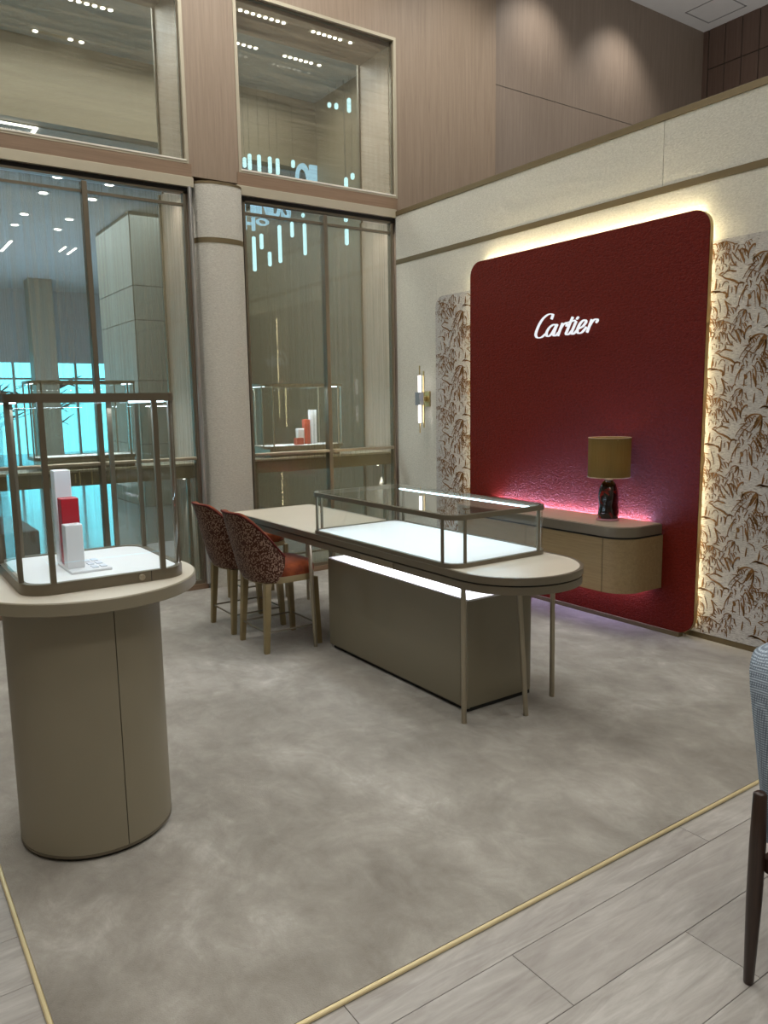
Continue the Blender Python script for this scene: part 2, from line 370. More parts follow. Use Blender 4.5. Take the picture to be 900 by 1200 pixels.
class MB:
    def __init__(self): self.bm = bmesh.new()
    def _add(self, vs, fs):
        b = [self.bm.verts.new(v) for v in vs]
        out = []
        for f in fs:
            try: out.append(self.bm.faces.new([b[i] for i in f]))
            except ValueError: pass
        return b, out
    def box(self, x0, x1, y0, y1, z0, z1, bev=0.0, seg=2):
        vs = [(x0, y0, z0), (x1, y0, z0), (x1, y1, z0), (x0, y1, z0), (x0, y0, z1), (x1, y0, z1), (x1, y1, z1), (x0, y1, z1)]
        b, f = self._add(vs, [(3, 2, 1, 0), (4, 5, 6, 7), (0, 1, 5, 4), (1, 2, 6, 5), (2, 3, 7, 6), (3, 0, 4, 7)])
        if bev:
            es = list({e for q in f for e in q.edges})
            bmesh.ops.bevel(self.bm, geom=es, offset=bev, segments=seg, affect='EDGES', profile=0.5)
        return self
    def prism(self, poly, h0, h1, axis='z', bev=0.0):
        def P(a, b, h): return {'z': (a, b, h), 'x': (h, a, b), 'y': (a, h, b)}[axis]
        n = len(poly)
        vs = [P(a, b, h0) for a, b in poly] + [P(a, b, h1) for a, b in poly]
        fs = [tuple(range(n - 1, -1, -1)), tuple(range(n, 2 * n))] + [(i, (i + 1) % n, n + (i + 1) % n, n + i) for i in range(n)]
        b, f = self._add(vs, fs)
        if bev:
            es = list(set(f[0].edges) | set(f[1].edges))
            bmesh.ops.bevel(self.bm, geom=es, offset=bev, segments=2, affect='EDGES', profile=0.5)
        return self
    def ring(self, outer, inner, h0, h1, axis='z'):
        def P(a, b, h): return {'z': (a, b, h), 'x': (h, a, b), 'y': (a, h, b)}[axis]
        n = len(outer)
        vs = [P(*p, h0) for p in outer] + [P(*p, h0) for p in inner] + [P(*p, h1) for p in outer] + [P(*p, h1) for p in inner]
        fs = []
        for i in range(n):
            j = (i + 1) % n
            fs += [(i, j, n + j, n + i), (2 * n + i, 3 * n + i, 3 * n + j, 2 * n + j), (i, 2 * n + i, 2 * n + j, j), (n + i, n + j, 3 * n + j, 3 * n + i)]
        self._add(vs, fs); return self
    def strip(self, outer, inner, h0, h1):
        """open arc wall between two equal-length polylines (z extrusion)"""
        n = len(outer)
        vs = [(*p, h0) for p in outer] + [(*p, h0) for p in inner] + [(*p, h1) for p in outer] + [(*p, h1) for p in inner]
        fs = [(0, n, 3 * n, 2 * n), (n - 1, 3 * n - 1, 4 * n - 1, 2 * n - 1)]
        for i in range(n - 1):
            j = i + 1
            fs += [(i, j, n + j, n + i), (2 * n + i, 3 * n + i, 3 * n + j, 2 * n + j), (i, 2 * n + i, 2 * n + j, j), (n + i, n + j, 3 * n + j, 3 * n + i)]
        self._add(vs, fs); return self
    def tube(self, path, r, n=8, closed=False, cap=True):
        P = [Vector(p) for p in path]; m = len(P)
        R = r if isinstance(r, (list, tuple)) else [r] * m
        up = None; rings = []
        for i, p in enumerate(P):
            a = P[(i - 1) % m] if (closed or i > 0) else p
            b = P[(i + 1) % m] if (closed or i < m - 1) else p
            t = (b - a).normalized()
            if up is None: up = Vector((0, 0, 1)) if abs(t.z) < 0.9 else Vector((1, 0, 0))
            s = t.cross(up)
            if s.length < 1e-6: s = t.cross(Vector((0, 1, 0)))
            s.normalize(); up = s.cross(t).normalized()
            rings.append([self.bm.verts.new(p + (s * math.cos(2 * PI * k / n) + up * math.sin(2 * PI * k / n)) * R[i]) for k in range(n)])
        for i in range(m if closed else m - 1):
            a, b = rings[i], rings[(i + 1) % m]
            for k in range(n): self.bm.faces.new((a[k], a[(k + 1) % n], b[(k + 1) % n], b[k]))
        if cap and not closed:
            self.bm.faces.new(rings[0][::-1]); self.bm.faces.new(rings[-1])
        return self
    def taper(self, p0, p1, a0, a1, b0=None, b1=None, ch=0.2):
        """straight leg with a chamfered square section, half sizes a (x) and b (y)"""
        b0 = b0 or a0; b1 = b1 or a1
        vs = []
        for p, a, b in ((p0, a0, b0), (p1, a1, b1)):
            c = ch * min(a, b)
            for sx, sy in ((-a + c, -b), (a - c, -b), (a, -b + c), (a, b - c), (a - c, b), (-a + c, b), (-a, b - c), (-a, -b + c)):
                vs.append((p[0] + sx, p[1] + sy, p[2]))
        fs = [tuple(range(7, -1, -1)), tuple(range(8, 16))] + [(i, (i + 1) % 8, 8 + (i + 1) % 8, 8 + i) for i in range(8)]
        self._add(vs, fs); return self
    def lathe(self, prof, cx=0, cy=0, n=24, a0=0.0, a1=2 * PI, wob=None):
        full = abs(a1 - a0 - 2 * PI) < 1e-6
        m = n if full else n + 1
        rings = []
        for r, z in prof:
            row = []
            for k in range(m):
                a = a0 + (a1 - a0) * k / n
                rr = r * (wob(a, z) if wob else 1)
                row.append(self.bm.verts.new((cx + rr * math.cos(a), cy + rr * math.sin(a), z)))
            rings.append(row)
        for i in range(len(prof) - 1):
            for k in range(n):
                a, b = rings[i], rings[i + 1]; k2 = (k + 1) % m
                self.bm.faces.new((a[k], a[k2], b[k2], b[k]))
        if full:
            self.bm.faces.new(rings[0][::-1]); self.bm.faces.new(rings[-1])
        return self
    def grid(self, f, nu, nv):
        g = [[self.bm.verts.new(f(i / nu, j / nv)) for j in range(nv + 1)] for i in range(nu + 1)]
        for i in range(nu):
            for j in range(nv): self.bm.faces.new((g[i][j], g[i + 1][j], g[i + 1][j + 1], g[i][j + 1]))
        return self
    def ribbon(self, pts, wid, x0, x1):
        """flat stroke in the wall plane (y,z) with a width per point, solid between x0 and x1"""
        P = [Vector(p) for p in pts]; n = len(P); A = []; B = []
        for i in range(n):
            t = (P[min(i + 1, n - 1)] - P[max(i - 1, 0)])
            t = t.normalized() if t.length > 1e-9 else Vector((1, 0))
            s = Vector((-t.y, t.x)) * wid[i] * 0.5
            A.append(P[i] + s); B.append(P[i] - s)
        vs = [(x0, p.x, p.y) for p in A] + [(x0, p.x, p.y) for p in B] + [(x1, p.x, p.y) for p in A] + [(x1, p.x, p.y) for p in B]
        fs = [(0, n, 3 * n, 2 * n), (n - 1, 3 * n - 1, 4 * n - 1, 2 * n - 1)]
        for i in range(n - 1):
            j = i + 1
            fs += [(i, j, n + j, n + i), (2 * n + i, 3 * n + i, 3 * n + j, 2 * n + j), (i, 2 * n + i, 2 * n + j, j), (n + i, n + j, 3 * n + j, 3 * n + i)]
        self._add(vs, fs); return self
    def build(self, name, mat, parent=None, loc=None, smooth=False, ang=35):
        bmesh.ops.recalc_face_normals(self.bm, faces=self.bm.faces[:])
        if parent is not None: base = WORLD[parent.name]
        elif loc is not None: base = Vector(loc)
        else:
            cs = [v.co for v in self.bm.verts]
            base = Vector(((min(c.x for c in cs) + max(c.x for c in cs)) / 2, (min(c.y for c in cs) + max(c.y for c in cs)) / 2, min(c.z for c in cs)))
        for v in self.bm.verts: v.co -= base
        me = bpy.data.meshes.new(name); self.bm.to_mesh(me); self.bm.free()
        if mat is not None: me.materials.append(M[mat] if isinstance(mat, str) else mat)
        if smooth:
            me.polygons.foreach_set('use_smooth', [True] * len(me.polygons))
            me.set_sharp_from_angle(angle=math.radians(ang))
        o = bpy.data.objects.new(name, me); COL.objects.link(o)
        if parent is not None: o.parent = parent
        else: o.location = base
        WORLD[o.name] = base
        return o

def thing(name, label, cat, loc, group=None):
    o = bpy.data.objects.new(name, None); COL.objects.link(o)
    o.empty_display_size = 0.1; o.location = loc
    WORLD[o.name] = Vector(loc)
    return tag(o, label, cat, group)

def tag(o, label, cat, group=None):
    o['label'] = label; o['category'] = cat
    if group: o['group'] = group
    return o

def struct(o, label=None):
    o['kind'] = 'structure'
    if label: o['label'] = label
    return o

def frame_struct(name, loc):
    o = bpy.data.objects.new(name, None); COL.objects.link(o)
    o.location = loc; o.empty_display_size = 0.1; WORLD[o.name] = Vector(loc)
    o['kind'] = 'structure'
    return o

def dup(root, loc, rotz=0.0):
    r = root.copy(); COL.objects.link(r); r.location = loc; r.rotation_euler = (0, 0, rotz)
    for ch in list(root.children):
        c = ch.copy(); COL.objects.link(c); c.parent = r
        for g in list(ch.children):
            d = g.copy(); COL.objects.link(d); d.parent = c
    return r

def rrect(x0, x1, y0, y1, r, n=6):
    """rounded rectangle, r one radius or four (x0y0, x1y0, x1y1, x0y1)"""
    R = r if isinstance(r, (list, tuple)) else [r] * 4
    out = []
    for (cx, cy, a, q) in ((x0, y0, PI, R[0]), (x1, y0, 1.5 * PI, R[1]), (x1, y1, 0, R[2]), (x0, y1, 0.5 * PI, R[3])):
        sx = 1 if cx == x0 else -1; sy = 1 if cy == y0 else -1
        for k in range(n + 1):
            t = a + 0.5 * PI * k / n
            out.append((cx + sx * q + q * math.cos(t), cy + sy * q + q * math.sin(t)))
    return out

def smooth_line(pts, k=5):
    P = [Vector(p) for p in pts]
    if len(P) < 3: return [P[0].lerp(P[-1], i / 4) for i in range(5)]
    out = []
    for i in range(len(P) - 1):
        a = P[max(i - 1, 0)]; b = P[i]; c = P[i + 1]; d = P[min(i + 2, len(P) - 1)]
        for j in range(k):
            t = j / k
            out.append(0.5 * ((2 * b) + (c - a) * t + (2 * a - 5 * b + 4 * c - d) * t * t + (3 * b - a - 3 * c + d) * t ** 3))
    out.append(P[-1]); return out

# ================================================================== SETTING
XW, YW = 4.537, 6.311            # lettered wall plane, window wall plane
XFAR, YB2 = 9.60, 6.43           # far tiled wall, veneer wall behind the partition
XL, YBACK = -3.0, -3.0

# ---- floor: slab, grey oak planks, carpet
fl = struct(MB().box(XL, XFAR + .2, YBACK, YB2 + .1, -0.12, -0.012).build('floor', 'plank_gap'))
PW, PL = 0.2345, 1.484
first_plank = None
for k in range(-8, 8):
    y0 = 1.237 + (k - 0) * PW
    off = {0: 1.442, 1: 0.943, 2: 1.936}[k % 3]
    for j in range(-3, 3):
        x0 = off + j * PL
        x1 = x0 + PL
        if y0 > 1.62 and x0 > 0.4: continue          # wholly under the carpet
        if x1 < -2.6 or x0 > 4.45: continue
        o = MB().box(x0 + .0009, min(x1, 4.53) - .0009, y0 + .0009, y0 + PW - .0009, -0.012, 0.0, .0009, 1).build('plank', 'plank', fl)

rug = thing('carpet', 'large brushed taupe carpet with a thin gold edge strip, under the glass counters', 'carpet', (2.4, 3.9, 0))
RX0, RY0 = 0.290, 1.608
MB().box(RX0, XW - .012, RY0, YW - .02, 0.0, 0.012).build('pile', 'carpet', rug)
e = MB()
e.box(RX0 - .014, XW - .012, RY0 - .014, RY0, 0, .012, .003, 1)
e.box(RX0 - .014, RX0, RY0, YW - .02, 0, .012, .003, 1)
eo = e.build('edge_strip', 'gold_edge', rug); eo['label'] = 'thin gold metal edge strip'
CZ = 0.012                        # carpet surface

# ---- ceiling of the shop with access hatch and added fill panels
ce = struct(MB().box(XL, XFAR + .2, YBACK, YB2 + .1, CEIL, CEIL + .15).build('ceiling', 'ceiling'))
hx0, hx1, hy0, hy1 = 8.93, 9.42, 5.74, 6.25
h = MB()
h.box(hx0, hx1, hy0, hy0 + .012, CEIL - .006, CEIL); h.box(hx0, hx1, hy1 - .012, hy1, CEIL - .006, CEIL)
h.box(hx0, hx0 + .012, hy0, hy1, CEIL - .006, CEIL); h.box(hx1 - .012, hx1, hy0, hy1, CEIL - .006, CEIL)
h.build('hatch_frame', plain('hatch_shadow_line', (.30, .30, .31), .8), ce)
for x, y in FILL_PANELS:
    MB().box(x - .78, x + .78, y - .68, y + .68, CEIL - .04, CEIL - .02).build('fill_panel', 'fill_panel_lit', ce)
for x, y in DOWN:
    MB().lathe([(.075, CEIL - .012), (.095, CEIL - .010), (.095, CEIL)], x, y, 16).build('downlight_ring', 'white', ce)
# ---- far tiled wall beyond the partition
wf = struct(MB().box(XFAR + .012, XFAR + .2, YBACK, YB2 + .1, 0, CEIL).build('wall_far', 'groove'))
yy = 6.345
while yy > 2.2:
    for z0, z1 in ((5.825, 6.30), (5.325, 5.812), (4.825, 5.312), (4.325, 4.812)):
        MB().box(XFAR, XFAR + .016, yy - .216, yy, z0, z1, .003, 1).build('panel', 'tile_wood', wf)
    yy -= .228
MB().box(XFAR, XFAR + .016, 6.36, YB2, 0, CEIL).build('corner_strip', 'tile_wood', wf)
# ---- other sides of the shop (out of frame)
struct(MB().box(XL - .15, XL, YBACK, YW, 0, CEIL).build('wall_left', 'plaster'))
struct(MB().box(XL, XFAR + .2, YBACK - .15, YBACK, 0, CEIL).build('wall_front', 'plaster'))

# ---- window wall: pink oak veneer
LWX0 = -0.30                                     # left end of the left window bay
W1, W2 = 2.467, 2.909                            # pilaster between the bays
RB = 4.562                                       # right end of right bay upper opening
wb = MB()
wb.box(XL, LWX0, YW, YW + .62, 0, CEIL)
wb.box(LWX0, 5.842, YW, YW + .12, 5.0, CEIL)     # above the upper windows
wb.box(W1, W2, YW, YW + .62, 3.46, 5.0)          # pilaster
wb.box(RB, 5.842, YW, YW + .62, 3.448, 5.0)
wb.box(4.56, 5.842, YW + .001, YW + .62, 0, 3.448)
wb.box(2.50, 2.90, YW + .10, YW + .62, 0, 3.46)
wall_back = struct(wb.build('wall_back', 'wood'))
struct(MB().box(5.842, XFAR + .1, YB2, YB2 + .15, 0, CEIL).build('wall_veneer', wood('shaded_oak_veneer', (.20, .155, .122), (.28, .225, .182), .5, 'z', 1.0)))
b = MB().box(5.842, XFAR, YB2 - .002, YB2, 4.915, 4.919)
struct(b.build('trim_1', 'groove'))
# beams between upper and lower windows
b = MB().box(LWX0, W1 + .02, YW - .004, YW + .12, 3.448, 3.553); b.box(W2 - .02, RB, YW - .004, YW + .12, 3.448, 3.553)
struct(b.build('trim_2', 'wood_h'))
b = MB().box(LWX0, W1 + .03, YW - .012, YW + .12, 3.370, 3.448, .002, 1); b.box(W2 - .04, 4.545, YW - .012, YW + .12, 3.370, 3.448, .002, 1)
struct(b.build('trim_3', 'champagne_pale'))
b = MB().box(LWX0, W1 + .02, YW + .02, YW + .10, 3.335, 3.370); b.box(W2, 4.54, YW + .02, YW + .10, 3.335, 3.370)
struct(b.build('trim_4', 'black'))
# base board below the lower windows
b = MB().box(LWX0, 2.46, YW - .01, YW + .5, 0, .055); b.box(2.93, XW, YW - .01, YW + .5, 0, .055)
struct(b.build('baseboard_back', 'wood_h'))

# ---- windows
def rect_frame(mb, x0, x1, z0, z1, y0, y1, t, tb=None):
    tb = tb or t
    mb.box(x0, x0 + t, y0, y1, z0, z1); mb.box(x1 - t, x1, y0, y1, z0, z1)
    mb.box(x0 + t, x1 - t, y0, y1, z1 - t, z1); mb.box(x0 + t, x1 - t, y0, y1, z0, z0 + tb)
YO = 6.93                                        # outer shopfront glass
def upper_window(n, x0, x1):
    w = frame_struct('window_%d' % n, ((x0 + x1) / 2, YW, 3.553))
    f = MB(); rect_frame(f, x0, x1, 3.553, 5.0, YW - .006, YW + .07, .028, .026)
    f.build('frame', 'champagne_pale', w)
    MB().box(x0 + .02, x1 - .02, YW - .010, YW + .028, 3.571, 3.583).build('sill', plain('pale_sill', (.80, .76, .66), .35) if n == 1 else bpy.data.materials['pale_sill'], w)
    f = MB(); rect_frame(f, x0 + .028, x1 - .028, 3.579, 4.972, YW + .02, YW + .05, .012)
    f.build('gasket', 'bronze', w)
    MB().box(x0 + .04, x1 - .04, YW + .030, YW + .038, 3.591, 4.96).build('pane', 'glass_up', w)
    f = MB(); f.box(x0, x0 + .02, YO, YO + .03, 3.44, 5.0); f.box(x1 - .02, x1, YO, YO + .03, 3.44, 5.0); f.build('outer_frame', 'bronze', w)
    MB().box(x0 + .02, x1 - .02, YO + .01, YO + .018, 3.44, 4.98).build('outer_pane', 'glass_out', w)
    sf = MB().box(x0, x1, YW + .12, YO, 4.965, 5.0).build('soffit', 'wood_h', w)
    jb = MB().box(x0, x0 + .004, YW + .121, YO, 3.44, 4.965); jb.box(x1 - .004, x1, YW + .121, YO, 3.44, 4.965)
    jb.build('jamb_lining', 'wood_jamb', w)
    return w
upper_window(1, LWX0, W1); upper_window(2, W2, RB)

def lower_window(n, x0, x1, mull, jx):
    w = frame_struct('window_%d' % n, ((x0 + x1) / 2, YW, .055))
    zt = 3.335
    f = MB()
    f.box(x0, x0 + .022, YW + .01, YW + .06, .055, zt); f.box(x1 - .022, x1, YW + .01, YW + .06, .055, zt)
    f.box(x0, x1, YW + .01, YW + .06, zt - .018, zt); f.box(x0, x1, YW + .005, YW + .065, .055, .085)
    f.build('frame', 'bronze', w)
    edges = [x0 + .022] + [v for m_ in mull for v in (m_ - .02, m_ + .02)] + [x1 - .022]
    for m_ in mull:
        MB().box(m_ - .020, m_ + .020, YW - .005, YW + .07, .085, zt - .03, .003, 1).build('mullion', 'bronze', w)
    for a, b_ in zip(edges[0::2], edges[1::2]):
        MB().box(a, b_, YW - .012, YW + .06, 1.140, 1.166, .004, 1).build('transom_bar', 'champagne', w)
        MB().box(a, b_, YW + .020, YW + .045, zt - .115, zt - .093).build('top_rail', 'bronze', w)
        MB().box(a, b_, YW + .030, YW + .038, 1.166, zt - .03).build('pane', 'glass_low', w)
        MB().box(a, b_, YW + .030, YW + .038, .085, 1.140).build('pane', 'glass_low', w)
    f = MB(); f.box(x0, x0 + .02, YO, YO + .03, .055, 3.44); f.box(jx - .02, jx, YO, YO + .03, .055, 3.44); f.box(x0 + .02, jx - .02, YO, YO + .03, .055, .075); f.build('outer_frame', 'bronze', w)
    MB().box(x0 + .02, jx - .02, YO + .01, YO + .018, .075, 3.44).build('outer_pane', 'glass_out', w)
    MB().box(jx, jx + .02, YW + .07, YO + .03, .055, 3.44).build('jamb_lining', 'wood_jamb', w)
    MB().box(x0, jx, YW + .07, YO, .045, .058).build('vitrine_floor', 'mall_stone', w)
    return w
lower_window(3, LWX0, 2.430, [0.36, 1.628], 2.436)
lower_window(4, 2.936, 4.503, [3.746], 4.545)
struct(MB().box(W1 - .009, W1 + .02, YW + .07, YW + .62, 0, 3.34).build('trim_5', 'wood'))
# upright steel tube beside the column
struct(MB().lathe([(.017, .055), (.017, 3.37)], 2.455, YW - .02, 12).build('trim_6', 'silver', smooth=True))

# ---- cloth wrapped column between the bays
col = thing('column', 'cream cloth-wrapped rounded column with two bronze bands between the window bays', 'column', (2.715, YW, 0))
def sup(cx, cy, a, b_, p=2.6, n=28):
    out = []
    for k in range(n + 1):
        t = PI + PI * k / n
        c_, s_ = math.cos(t), math.sin(t)
        out.append((cx + a * math.copysign(abs(c_) ** (2 / p), c_), cy + b_ * math.copysign(abs(s_) ** (2 / p), s_)))
    return out
def colpiece(z0, z1, g=0.0):
    return sup(2.717, YW + .10, .222 + g, .19 + g), z0, z1
for z0, z1 in ((0.0, 2.938), (2.980, 3.405)):
    p, a, b_ = colpiece(z0, z1)
    MB().prism(p, a, b_).build('cloth_panel', 'column_cloth', col, smooth=True)
for z0, z1 in ((2.938, 2.980), (3.405, 3.425)):
    p, a, b_ = colpiece(z0, z1, .002)
    MB().prism(p, a, b_).build('band', 'bronze_matt', col, smooth=True)

# ---- partition wall with the lettering
wr = struct(MB().box(XW + .014, XW + .16, -2.5, YW - .001, 0, 3.385).build('wall_right', 'groove'))
seam = 3.298
for y0, y1, z0, z1 in ((seam + .0015, YW - .002, 2.976, 3.385), (seam - 2.6, seam - .0015, 2.976, 3.385), (seam - 5.6, seam - 2.603, 2.976, 3.385),
                       (5.68, YW - .002, .05, 2.932), (-2.4, 5.679, .05, 2.932)):
    MB().box(XW, XW + .016, y0, y1, z0, z1, .001, 1).build('cloth_panel', 'wall_cloth', wr)
struct(MB().box(XW - .004, XW + .016, -2.5, YW - .002, 2.932, 2.976).build('trim_7', 'bronze_matt'))
struct(MB().box(XW - .006, XW + .17, -2.5, YW - .002, 3.385, 3.430, .002, 1).build('trim_8', 'bronze_matt'))
struct(MB().box(XW + .03, XW + .15, -2.5, YW - .05, 3.430, 3.445).build('trim_9', 'groove'))
struct(MB().box(XW - .014, XW, -2.5, YW - .012, CZ, .050, .002, 1).build('baseboard_right', 'bronze_matt'))
# ================================================================== WALL FILL_PANELS
def poly_yz(y0, y1, z0, z1, r): return rrect(y0, y1, z0, z1, r, 8)
PY0, PY1, PZ0, PZ1 = 2.873, 5.089, 0.045, 2.751
rp = thing('red_panel', 'tall dark red textured wall panel with rounded corners, lit from behind', 'wall panel', (4.5, (PY0 + PY1) / 2, PZ0))
MB().prism(poly_yz(PY0, PY1, PZ0, PZ1, .115), 4.430, 4.439, 'x').build('face', 'red_panel', rp, smooth=True)
o = MB().prism(poly_yz(PY0 - .001, PY1 + .001, PZ0 - .001, PZ1 + .001, .116), 4.4385, 4.471, 'x').build('edge_trim', 'brass', rp, smooth=True)
o['label'] = 'brass edge'
MB().box(4.471, XW, PY0 + .40, PY1 - .40, PZ0 + .2, PZ1 - .25).build('mounting_block', 'groove', rp)
l = MB()
l.box(4.474, 4.490, PY0 + .10, PY1 - .10, PZ1 - .022, PZ1 - .012)
l.box(4.474, 4.490, PY0 + .078, PY0 + .088, PZ0 + .10, PZ1 - .10)
l.box(4.474, 4.490, PY1 - .022, PY1 - .012, PZ0 + .10, PZ1 - .10)
l.build('led_strip', 'led_warm', rp)
MB().box(4.425, 4.474, PY0 + .10, PY1 + .02, CZ, .044, .002, 1).build('bottom_rail', 'bronze_matt', rp)

MOTIF = [
  ([(-0.0,0.0),(0.0212,0.0148),(0.045,0.0272),(0.0498,0.0403),(0.041,0.0546)],0.0038),
  ([(0.0437,0.0548),(0.0788,0.0505),(0.1005,0.0425)],0.0038),
  ([(0.045,0.0272),(0.0751,0.0175),(0.0968,0.0122)],0.0067),
  ([(0.0001,-0.0025),(0.0228,-0.018),(0.056,-0.0297),(0.0889,-0.0438),(0.111,-0.059),(0.1374,-0.0585),(0.1535,-0.0642)],0.0076),
  ([(0.0537,0.1235),(0.0579,0.0937),(0.0785,0.058),(0.0948,0.052)],0.0048),
  ([(0.0586,0.1339),(0.0814,0.1057),(0.1151,0.0688)],0.0043),
  ([(0.0981,0.1419),(0.1178,0.1187),(0.1355,0.0805),(0.1417,0.0613)],0.0086),
  ([(0.114,0.1407),(0.1433,0.1331),(0.1625,0.1125),(0.1669,0.0784)],0.0067),
  ([(0.1666,0.0833),(0.17,0.118),(0.1866,0.1463),(0.2066,0.1552),(0.2049,0.138)],0.0067),
  ([(0.1993,0.0518),(0.2059,0.0721),(0.2278,0.0911),(0.2575,0.101),(0.2926,0.0992)],0.0076),
  ([(0.2052,0.0842),(0.2087,0.0674)],0.0067),
  ([(0.2572,0.0135),(0.2707,0.044),(0.2887,0.0796),(0.295,0.0994)],0.0133),
  ([(0.3027,0.0953),(0.3038,0.0761),(0.3034,0.0375),(0.2937,-0.0118),(0.2851,-0.0371)],0.0067),
  ([(0.139,-0.0384),(0.1557,-0.0068),(0.1852,0.0259),(0.2145,0.0533),(0.2445,0.0634)],0.0029),
  ([(0.1586,-0.0611),(0.1775,-0.0243),(0.2016,0.0078),(0.2356,0.0406)],0.0038),
  ([(0.2331,-0.0085),(0.2565,0.028),(0.2735,0.0831)],0.0029),
  ([(0.3146,0.0579),(0.335,0.0455),(0.3485,0.0228),(0.3455,-0.0111)],0.0043),
  ([(0.2905,0.1376),(0.3145,0.1491),(0.3443,0.1419),(0.3634,0.1458)],0.0067),
  ([(0.3289,0.155),(0.3389,0.1938)],0.0048),
  ([(0.0495,-0.0633),(0.0459,-0.0992),(0.0476,-0.1346)],0.0043),
  ([(0.0718,-0.076),(0.0709,-0.1115)],0.0038),
  ([(0.085,-0.072),(0.0989,-0.083),(0.0983,-0.1233)],0.0067),
  ([(0.1029,-0.1077),(0.1066,-0.077),(0.1241,-0.055),(0.1429,-0.0629),(0.1413,-0.083)],0.0043),
  ([(0.1178,-0.1915),(0.1263,-0.15),(0.1502,-0.102),(0.16,-0.0883)],0.0043),
  ([(0.1528,-0.1017),(0.1622,-0.0806),(0.1778,-0.0813)],0.0057),
  ([(0.1428,-0.163),(0.1484,-0.1172),(0.1756,-0.089)],0.0033),
  ([(0.178,-0.1335),(0.1891,-0.147),(0.1847,-0.1625)],0.0124),
  ([(0.1793,-0.1582),(0.1793,-0.2082)],0.0043),
  ([(0.1937,-0.1365),(0.2082,-0.1173),(0.2191,-0.1283),(0.2261,-0.2116)],0.0038),
  ([(0.2343,-0.1264),(0.241,-0.1551),(0.2527,-0.1832),(0.2542,-0.2126)],0.0095),
  ([(0.2242,-0.0808),(0.2429,-0.0958),(0.2523,-0.129),(0.2534,-0.1979)],0.0057),
  ([(0.2424,-0.086),(0.2562,-0.0599),(0.272,-0.0727),(0.2946,-0.1188),(0.3041,-0.1566)],0.0057),
  ([(0.2859,-0.0516),(0.3026,-0.0837),(0.3138,-0.1066)],0.0105),
  ([(0.2906,-0.0462),(0.3201,-0.0404),(0.3339,-0.0678)],0.0048),
  ([(0.3395,-0.0358),(0.3514,-0.073)],0.0043),
  ([(0.3638,-0.0331),(0.3712,-0.061)],0.0043),
  ([(0.0267,-0.1525),(0.0418,-0.1813),(0.0517,-0.2157),(0.0426,-0.2528)],0.0067),
  ([(0.0294,-0.1522),(0.0523,-0.1748),(0.0746,-0.1871)],0.0038),
  ([(0.0383,-0.1103),(0.0371,-0.141)],0.0095),
  ([(0.0048,-0.099),(0.0272,-0.1065),(0.0386,-0.1179)],0.0076),
  ([(-0.0561,-0.106),(-0.0229,-0.0971),(0.0049,-0.1015)],0.0029),
  ([(-0.021,-0.1379),(-0.0019,-0.187),(-0.0002,-0.2228)],0.0024),
  ([(-0.0468,-0.1825),(-0.0226,-0.2207)],0.0024),
  ([(-0.0085,-0.2808),(0.0015,-0.3156)],0.0038),
  ([(-0.0475,-0.2865),(-0.0143,-0.2765),(0.0138,-0.2827)],0.0038),
  ([(-0.0116,-0.0446),(-0.0182,-0.0811)],0.0029),
  ([(0.1469,-0.2429),(0.1566,-0.2264),(0.1728,-0.2341),(0.1686,-0.2548)],0.0033),
  ([(0.1348,-0.2648),(0.1387,-0.2895),(0.1295,-0.3163)],0.0057),
  ([(0.194,-0.2411),(0.1982,-0.2705),(0.2096,-0.2912)],0.0038),
  ([(0.1105,-0.2583),(0.1149,-0.2931)],0.0038),
  ([(0.2595,-0.2168),(0.2752,-0.2244),(0.296,-0.2361),(0.305,-0.2643)],0.0043),
  ([(0.251,-0.2477),(0.2478,-0.2829),(0.244,-0.3083)],0.0057),
  ([(0.3481,-0.2333),(0.3694,-0.2205),(0.384,-0.2184)],0.0048),
  ([(0.3369,-0.2545),(0.3256,-0.32)],0.0048),
  ([(0.2864,-0.3387),(0.3161,-0.3289),(0.351,-0.3305),(0.3759,-0.3362)],0.0057),
  ([(0.3505,-0.233),(0.3705,-0.2397),(0.3872,-0.2493)],0.0043),
  ([(0.0033,-0.0685),(0.0185,-0.0413),(0.0375,-0.0393),(0.049,-0.0532)],0.0029),
  ([(0.0233,-0.3639),(0.0439,-0.3348),(0.051,-0.3131)],0.0024),
  ([(0.0753,-0.3094),(0.0712,-0.3356)],0.0024),
]

def leaf_panel(name, label, y0, y1, ztop, r, tipy, tipz):
    t = thing(name, label, 'wall panel', (XW, (y0 + y1) / 2, .052))
    MB().prism(rrect(y0, y1, .052, ztop, r, 8), XW - .020, XW - .001, 'x').build('grasscloth_face', 'grasscloth', t, smooth=True)
    mb = MB()
    for k in range(-8, 9):
        for q in range(-8, 9):
            ty = tipy - .37 * k; tz = tipz + .475 * q - (.2375 if k % 2 else 0)
            if ty < y0 - .45 or ty > y1 + .12 or tz < -.25 or tz > ztop + .4: continue
            for oy, oz, sc_ in ((0, 0, 1.0), (.02, .205, .50), (.17, .02, .45), (-.10, .16, .42)):
                for pts, w in MOTIF:
                    if sc_ < 1 and len(pts) < 3: continue
                    P = [(ty - oy - a * sc_, tz + oz + b * sc_) for a, b in pts]
                    if not all(y0 + .006 < a < y1 - .006 and .060 < b < ztop - .008 for a, b in P): continue
                    if r[2] and any(a > y1 - r[2] and b > ztop - r[2] and (a - y1 + r[2]) ** 2 + (b - ztop + r[2]) ** 2 > (r[2] - .01) ** 2 for a, b in P): continue
                    Q = smooth_line(P, 3); n = len(Q); ws = 1.55 if sc_ == 1 else .85
                    mb.ribbon(Q, [ws * w * (.25 + .85 * math.sin(PI * min(.95, max(.05, i / (n - 1))))) for i in range(n)], XW - .0215, XW - .0195)
    o = mb.build('leaf_print', 'leaf_print', t); o['kind'] = 'stuff'; o['label'] = 'rust brown leaf drawing'
    return t
